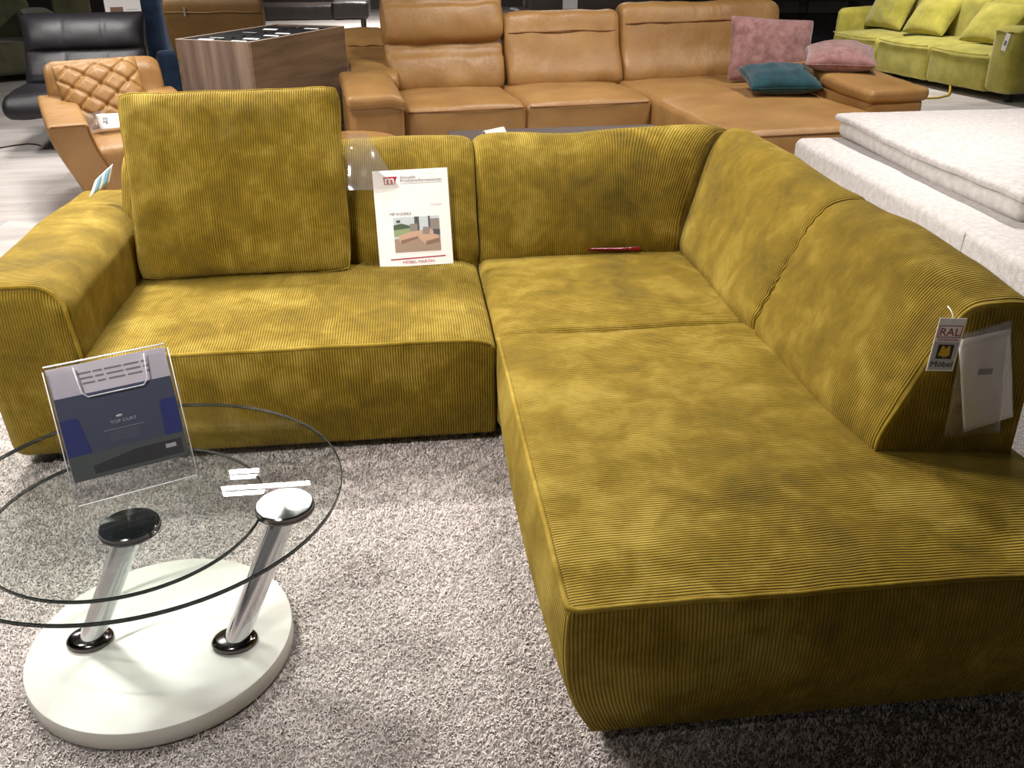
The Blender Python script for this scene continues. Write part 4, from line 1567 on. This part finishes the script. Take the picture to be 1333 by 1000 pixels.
# ------------------------------------------------------------------ lime sofa at the upper right
# local x runs along its front (toward the camera end), local y goes back
gdir = Vector((6.16 - 5.62, 9.60 - 12.3, 0))
gang = math.atan2(gdir.y, gdir.x)
gs = thing('sofa', 'lime green velvet three-part sofa at the upper right', 'sofa', (5.62, 12.3, 0), gang)
GL = gdir.length
for i in range(3):
    x0, x1 = GL * i / 3, GL * (i + 1) / 3
    s_ = soft('seat', gs, (x0 + 0.004, 0.0, 0.06), (x1 - 0.004, 1.0, 0.43), 0.05, 'lime', 0.05, (12, 12, 8), 0.01, 0.02, 90 + i)
    tube_obj('seam', [(x0 + 0.03 + (x1 - x0 - 0.06) * k / 16, -0.012 - 0.012 * math.sin(math.pi * k / 16), 0.425 + 0.012 * abs(k / 8 - 1) ** 3) for k in range(17)], 0.008, 'lime', s_)


def d_ga(P):
    x, y, z = P
    return (x, y, z + 0.02 * sm(0.5, 0.0, y))


ga = soft('armrest', gs, (GL + 0.005, -0.03, 0.06), (GL + 0.36, 1.05, 0.70), 0.06, 'lime', 0.03, (8, 12, 10), 0.012, 0.02, 95, d_ga)
tube_obj('seam', [(GL + 0.03 + 0.3 * k / 10, -0.035, 0.685 + 0.006 * math.sin(k)) for k in range(11)], 0.008, 'lime', ga)
soft('armrest', gs, (-0.14, 0.12, 0.06), (-0.005, 1.05, 0.70), 0.06, 'lime', 0.03, (8, 12, 10), 0.012, 0.02, 96)
for i in range(3):
    x0, x1 = GL * i / 3, GL * (i + 1) / 3
    soft('backrest', gs, (x0 + 0.004, 0.72, 0.38), (x1 - 0.004, 1.10, 0.95), 0.10, 'lime', 0.03, (12, 8, 8), 0.012, 0.02, 97 + i)
for fx in (0.02, GL + 0.2):
    for fy in (0.1, 0.9):
        box_obj('foot', (fx, fy, -0.012), (fx + 0.06, fy + 0.06, 0.07), 'black', gs)
gsM = Matrix.Translation((5.62, 12.3, 0)) @ Matrix.Rotation(gang, 4, 'Z')


def gcush(label, x, y, w, h, rz, lean, seed):
    scatter(label, 'lime', w, h, 0.22, gsM @ Matrix.Translation((x, y, 0.49)) @ Matrix.Rotation(R(rz), 4, 'Z') @ Matrix.Rotation(R(lean), 4, 'X'), seed)


gcush('lime velvet cushion in the middle of the lime sofa', GL * 0.42, 0.42, 0.62, 0.50, 8, -38, 12.0)
gcush('lime velvet cushion of the lime sofa lying next to its near armrest', GL * 0.80, 0.36, 0.68, 0.52, 4, -40, 14.0)
gcush('lime velvet cushion at the far end of the lime sofa', GL * 0.13, 0.46, 0.72, 0.50, 0, -25, 16.0)
gt = thing('hang_tag', 'small white printed tag hanging on the front of the lime sofa armrest', 'tag')
gt.matrix_world = gsM @ Matrix.Translation((GL + 0.24, -0.065, 0.675)) @ Matrix.Rotation(R(10), 4, 'Y')
rect('card', -0.03, -0.17, 0.03, 0, 'paper', gt, 0, 0.001)
rect('print', -0.015, -0.12, 0.015, -0.07, 'grey_print', gt, -0.0006, 0.0004)
rc = thing('remote_control', 'slim grey remote lying on the armrest of the lime sofa', 'remote')
rc.matrix_world = gsM @ Matrix.Translation((GL + 0.26, 0.33, 0.757)) @ Matrix.Rotation(R(-15), 4, 'Z')
box_obj('case', (-0.10, -0.025, 0), (0.14, 0.025, 0.02), 'steel_light', rc, 0.004)
box_obj('button_panel', (-0.07, -0.018, 0.0205), (0.07, 0.018, 0.0215), 'black', rc)

ys = tube_obj('floor_strip', [(5.2, 9.70, -0.004), (5.72, 9.71, -0.004), (5.92, 9.85, -0.002), (6.02, 10.0, 0.02), (6.06, 10.08, 0.06)], 0.012, 'yellow_cable', None, 8)
tag(ys, 'curved yellow strip on the floor in front of the lime sofa', 'strip')
rg2 = box_obj('rug', (4.9, 9.75, -0.0115), (5.75, 13.2, -0.004), plain('beige_carpet', 'cbbfae', 0.95))
tag(rg2, 'pale beige rug edge in front of the lime sofa', 'rug')

# ------------------------------------------------------------------ dark sideboards and chairs at the back
sbd = thing('sideboard', 'long black media sideboard with open shelves behind the pink cushions', 'sideboard', (4.6, 14.8, 0), R(-8))
box_obj('carcass', (0, 0.02, -0.012), (2.4, 0.5, 0.42), 'black_gloss', sbd)
box_obj('shelf', (-0.02, -0.02, 0.42), (2.42, 0.5, 0.45), 'black_gloss', sbd)
box_obj('shelf', (-0.02, -0.05, 0.66), (2.42, 0.5, 0.69), 'black_gloss', sbd)
box_obj('shelf', (-0.02, -0.05, 0.90), (2.42, 0.5, 0.93), 'black_gloss', sbd)
for x in (0.0, 0.78, 1.6, 2.37):
    box_obj('upright', (x, 0.0, 0.45), (x + 0.03, 0.48, 0.90), 'black_gloss', sbd)

bt2 = thing('cabinet', 'low black lacquered cabinet between the tan chaise cushions and the lime sofa', 'cabinet', (4.22, 10.6, 0), R(-6))
box_obj('carcass', (0, 0, 0.04), (0.62, 0.9, 0.46), 'black_gloss', bt2, 0.004)
box_obj('top_panel', (-0.02, -0.02, 0.46), (0.64, 0.92, 0.49), 'black_gloss', bt2, 0.004)
box_obj('door', (0.01, -0.018, 0.06), (0.61, 0.0, 0.45), 'black_gloss', bt2, 0.003)
box_obj('plinth', (0.03, 0.03, -0.012), (0.59, 0.87, 0.04), 'black', bt2)

bs2 = thing('sofa', 'dark brown leather sofa in the far background behind the tan headrests', 'sofa', (1.9, 13.6, 0), R(5))
soft('seat', bs2, (0.0, 0.0, 0.10), (2.3, 0.95, 0.44), 0.05, 'espresso', 0.03, (14, 8, 6), 0.01, 0.01, 101)
soft('backrest', bs2, (0.0, 0.7, 0.3), (2.3, 1.0, 0.95), 0.08, 'espresso', 0.03, (14, 6, 8), 0.01, 0.01, 102)
for x0 in (-0.22, 2.28):
    soft('armrest', bs2, (x0, 0.0, 0.10), (x0 + 0.24, 1.0, 0.64), 0.06, 'espresso', 0.02, (6, 8, 8), 0.01, 0.01, 103 + x0)
for fx in (0.0, 2.2):
    for fy in (0.1, 0.85):
        box_obj('foot', (fx, fy, -0.012), (fx + 0.06, fy + 0.06, 0.11), 'black', bs2)
ps = thing('price_stand', 'small black and white price sign on a thin pole behind the tan sofa', 'sign', (1.80, 10.4, 0), R(4))
rect('panel', -0.08, 0.86, 0.08, 1.0, 'silver_print', ps, 0, 0.004)
rect('print', -0.07, 0.865, 0.07, 0.90, 'ink', ps, -0.001, 0.0006)
tube_obj('pole', [(0, 0.012, -0.01), (0, 0.012, 0.9)], 0.008, 'black', ps, 10)
lathe_obj('base', [(0, -0.012), (0.12, -0.012), (0.12, 0.0), (0, 0.0)], 'black', ps, 28, (0, 0.012, 0))

# ceiling LED strips that mirror in the table glass
for (x0, x1, yv, lab) in ((-1.55, -0.89, 6.17, 'longer slim LED strip housing on the dark ceiling'), (-1.53, -1.31, 6.41, 'shorter slim LED strip housing on the dark ceiling')):
    ls_ = thing('ceiling_light', lab, 'lamp', ((x0 + x1) / 2, yv, 3.05), world=True)
    box_obj('housing', (x0 - 0.03, yv - 0.03, 3.0), (x1 + 0.03, yv + 0.03, 3.05), 'steel_light', ls_)
    box_obj('end_cap', (x0 - 0.04, yv - 0.032, 2.998), (x0 - 0.03, yv + 0.032, 3.05), 'black', ls_)
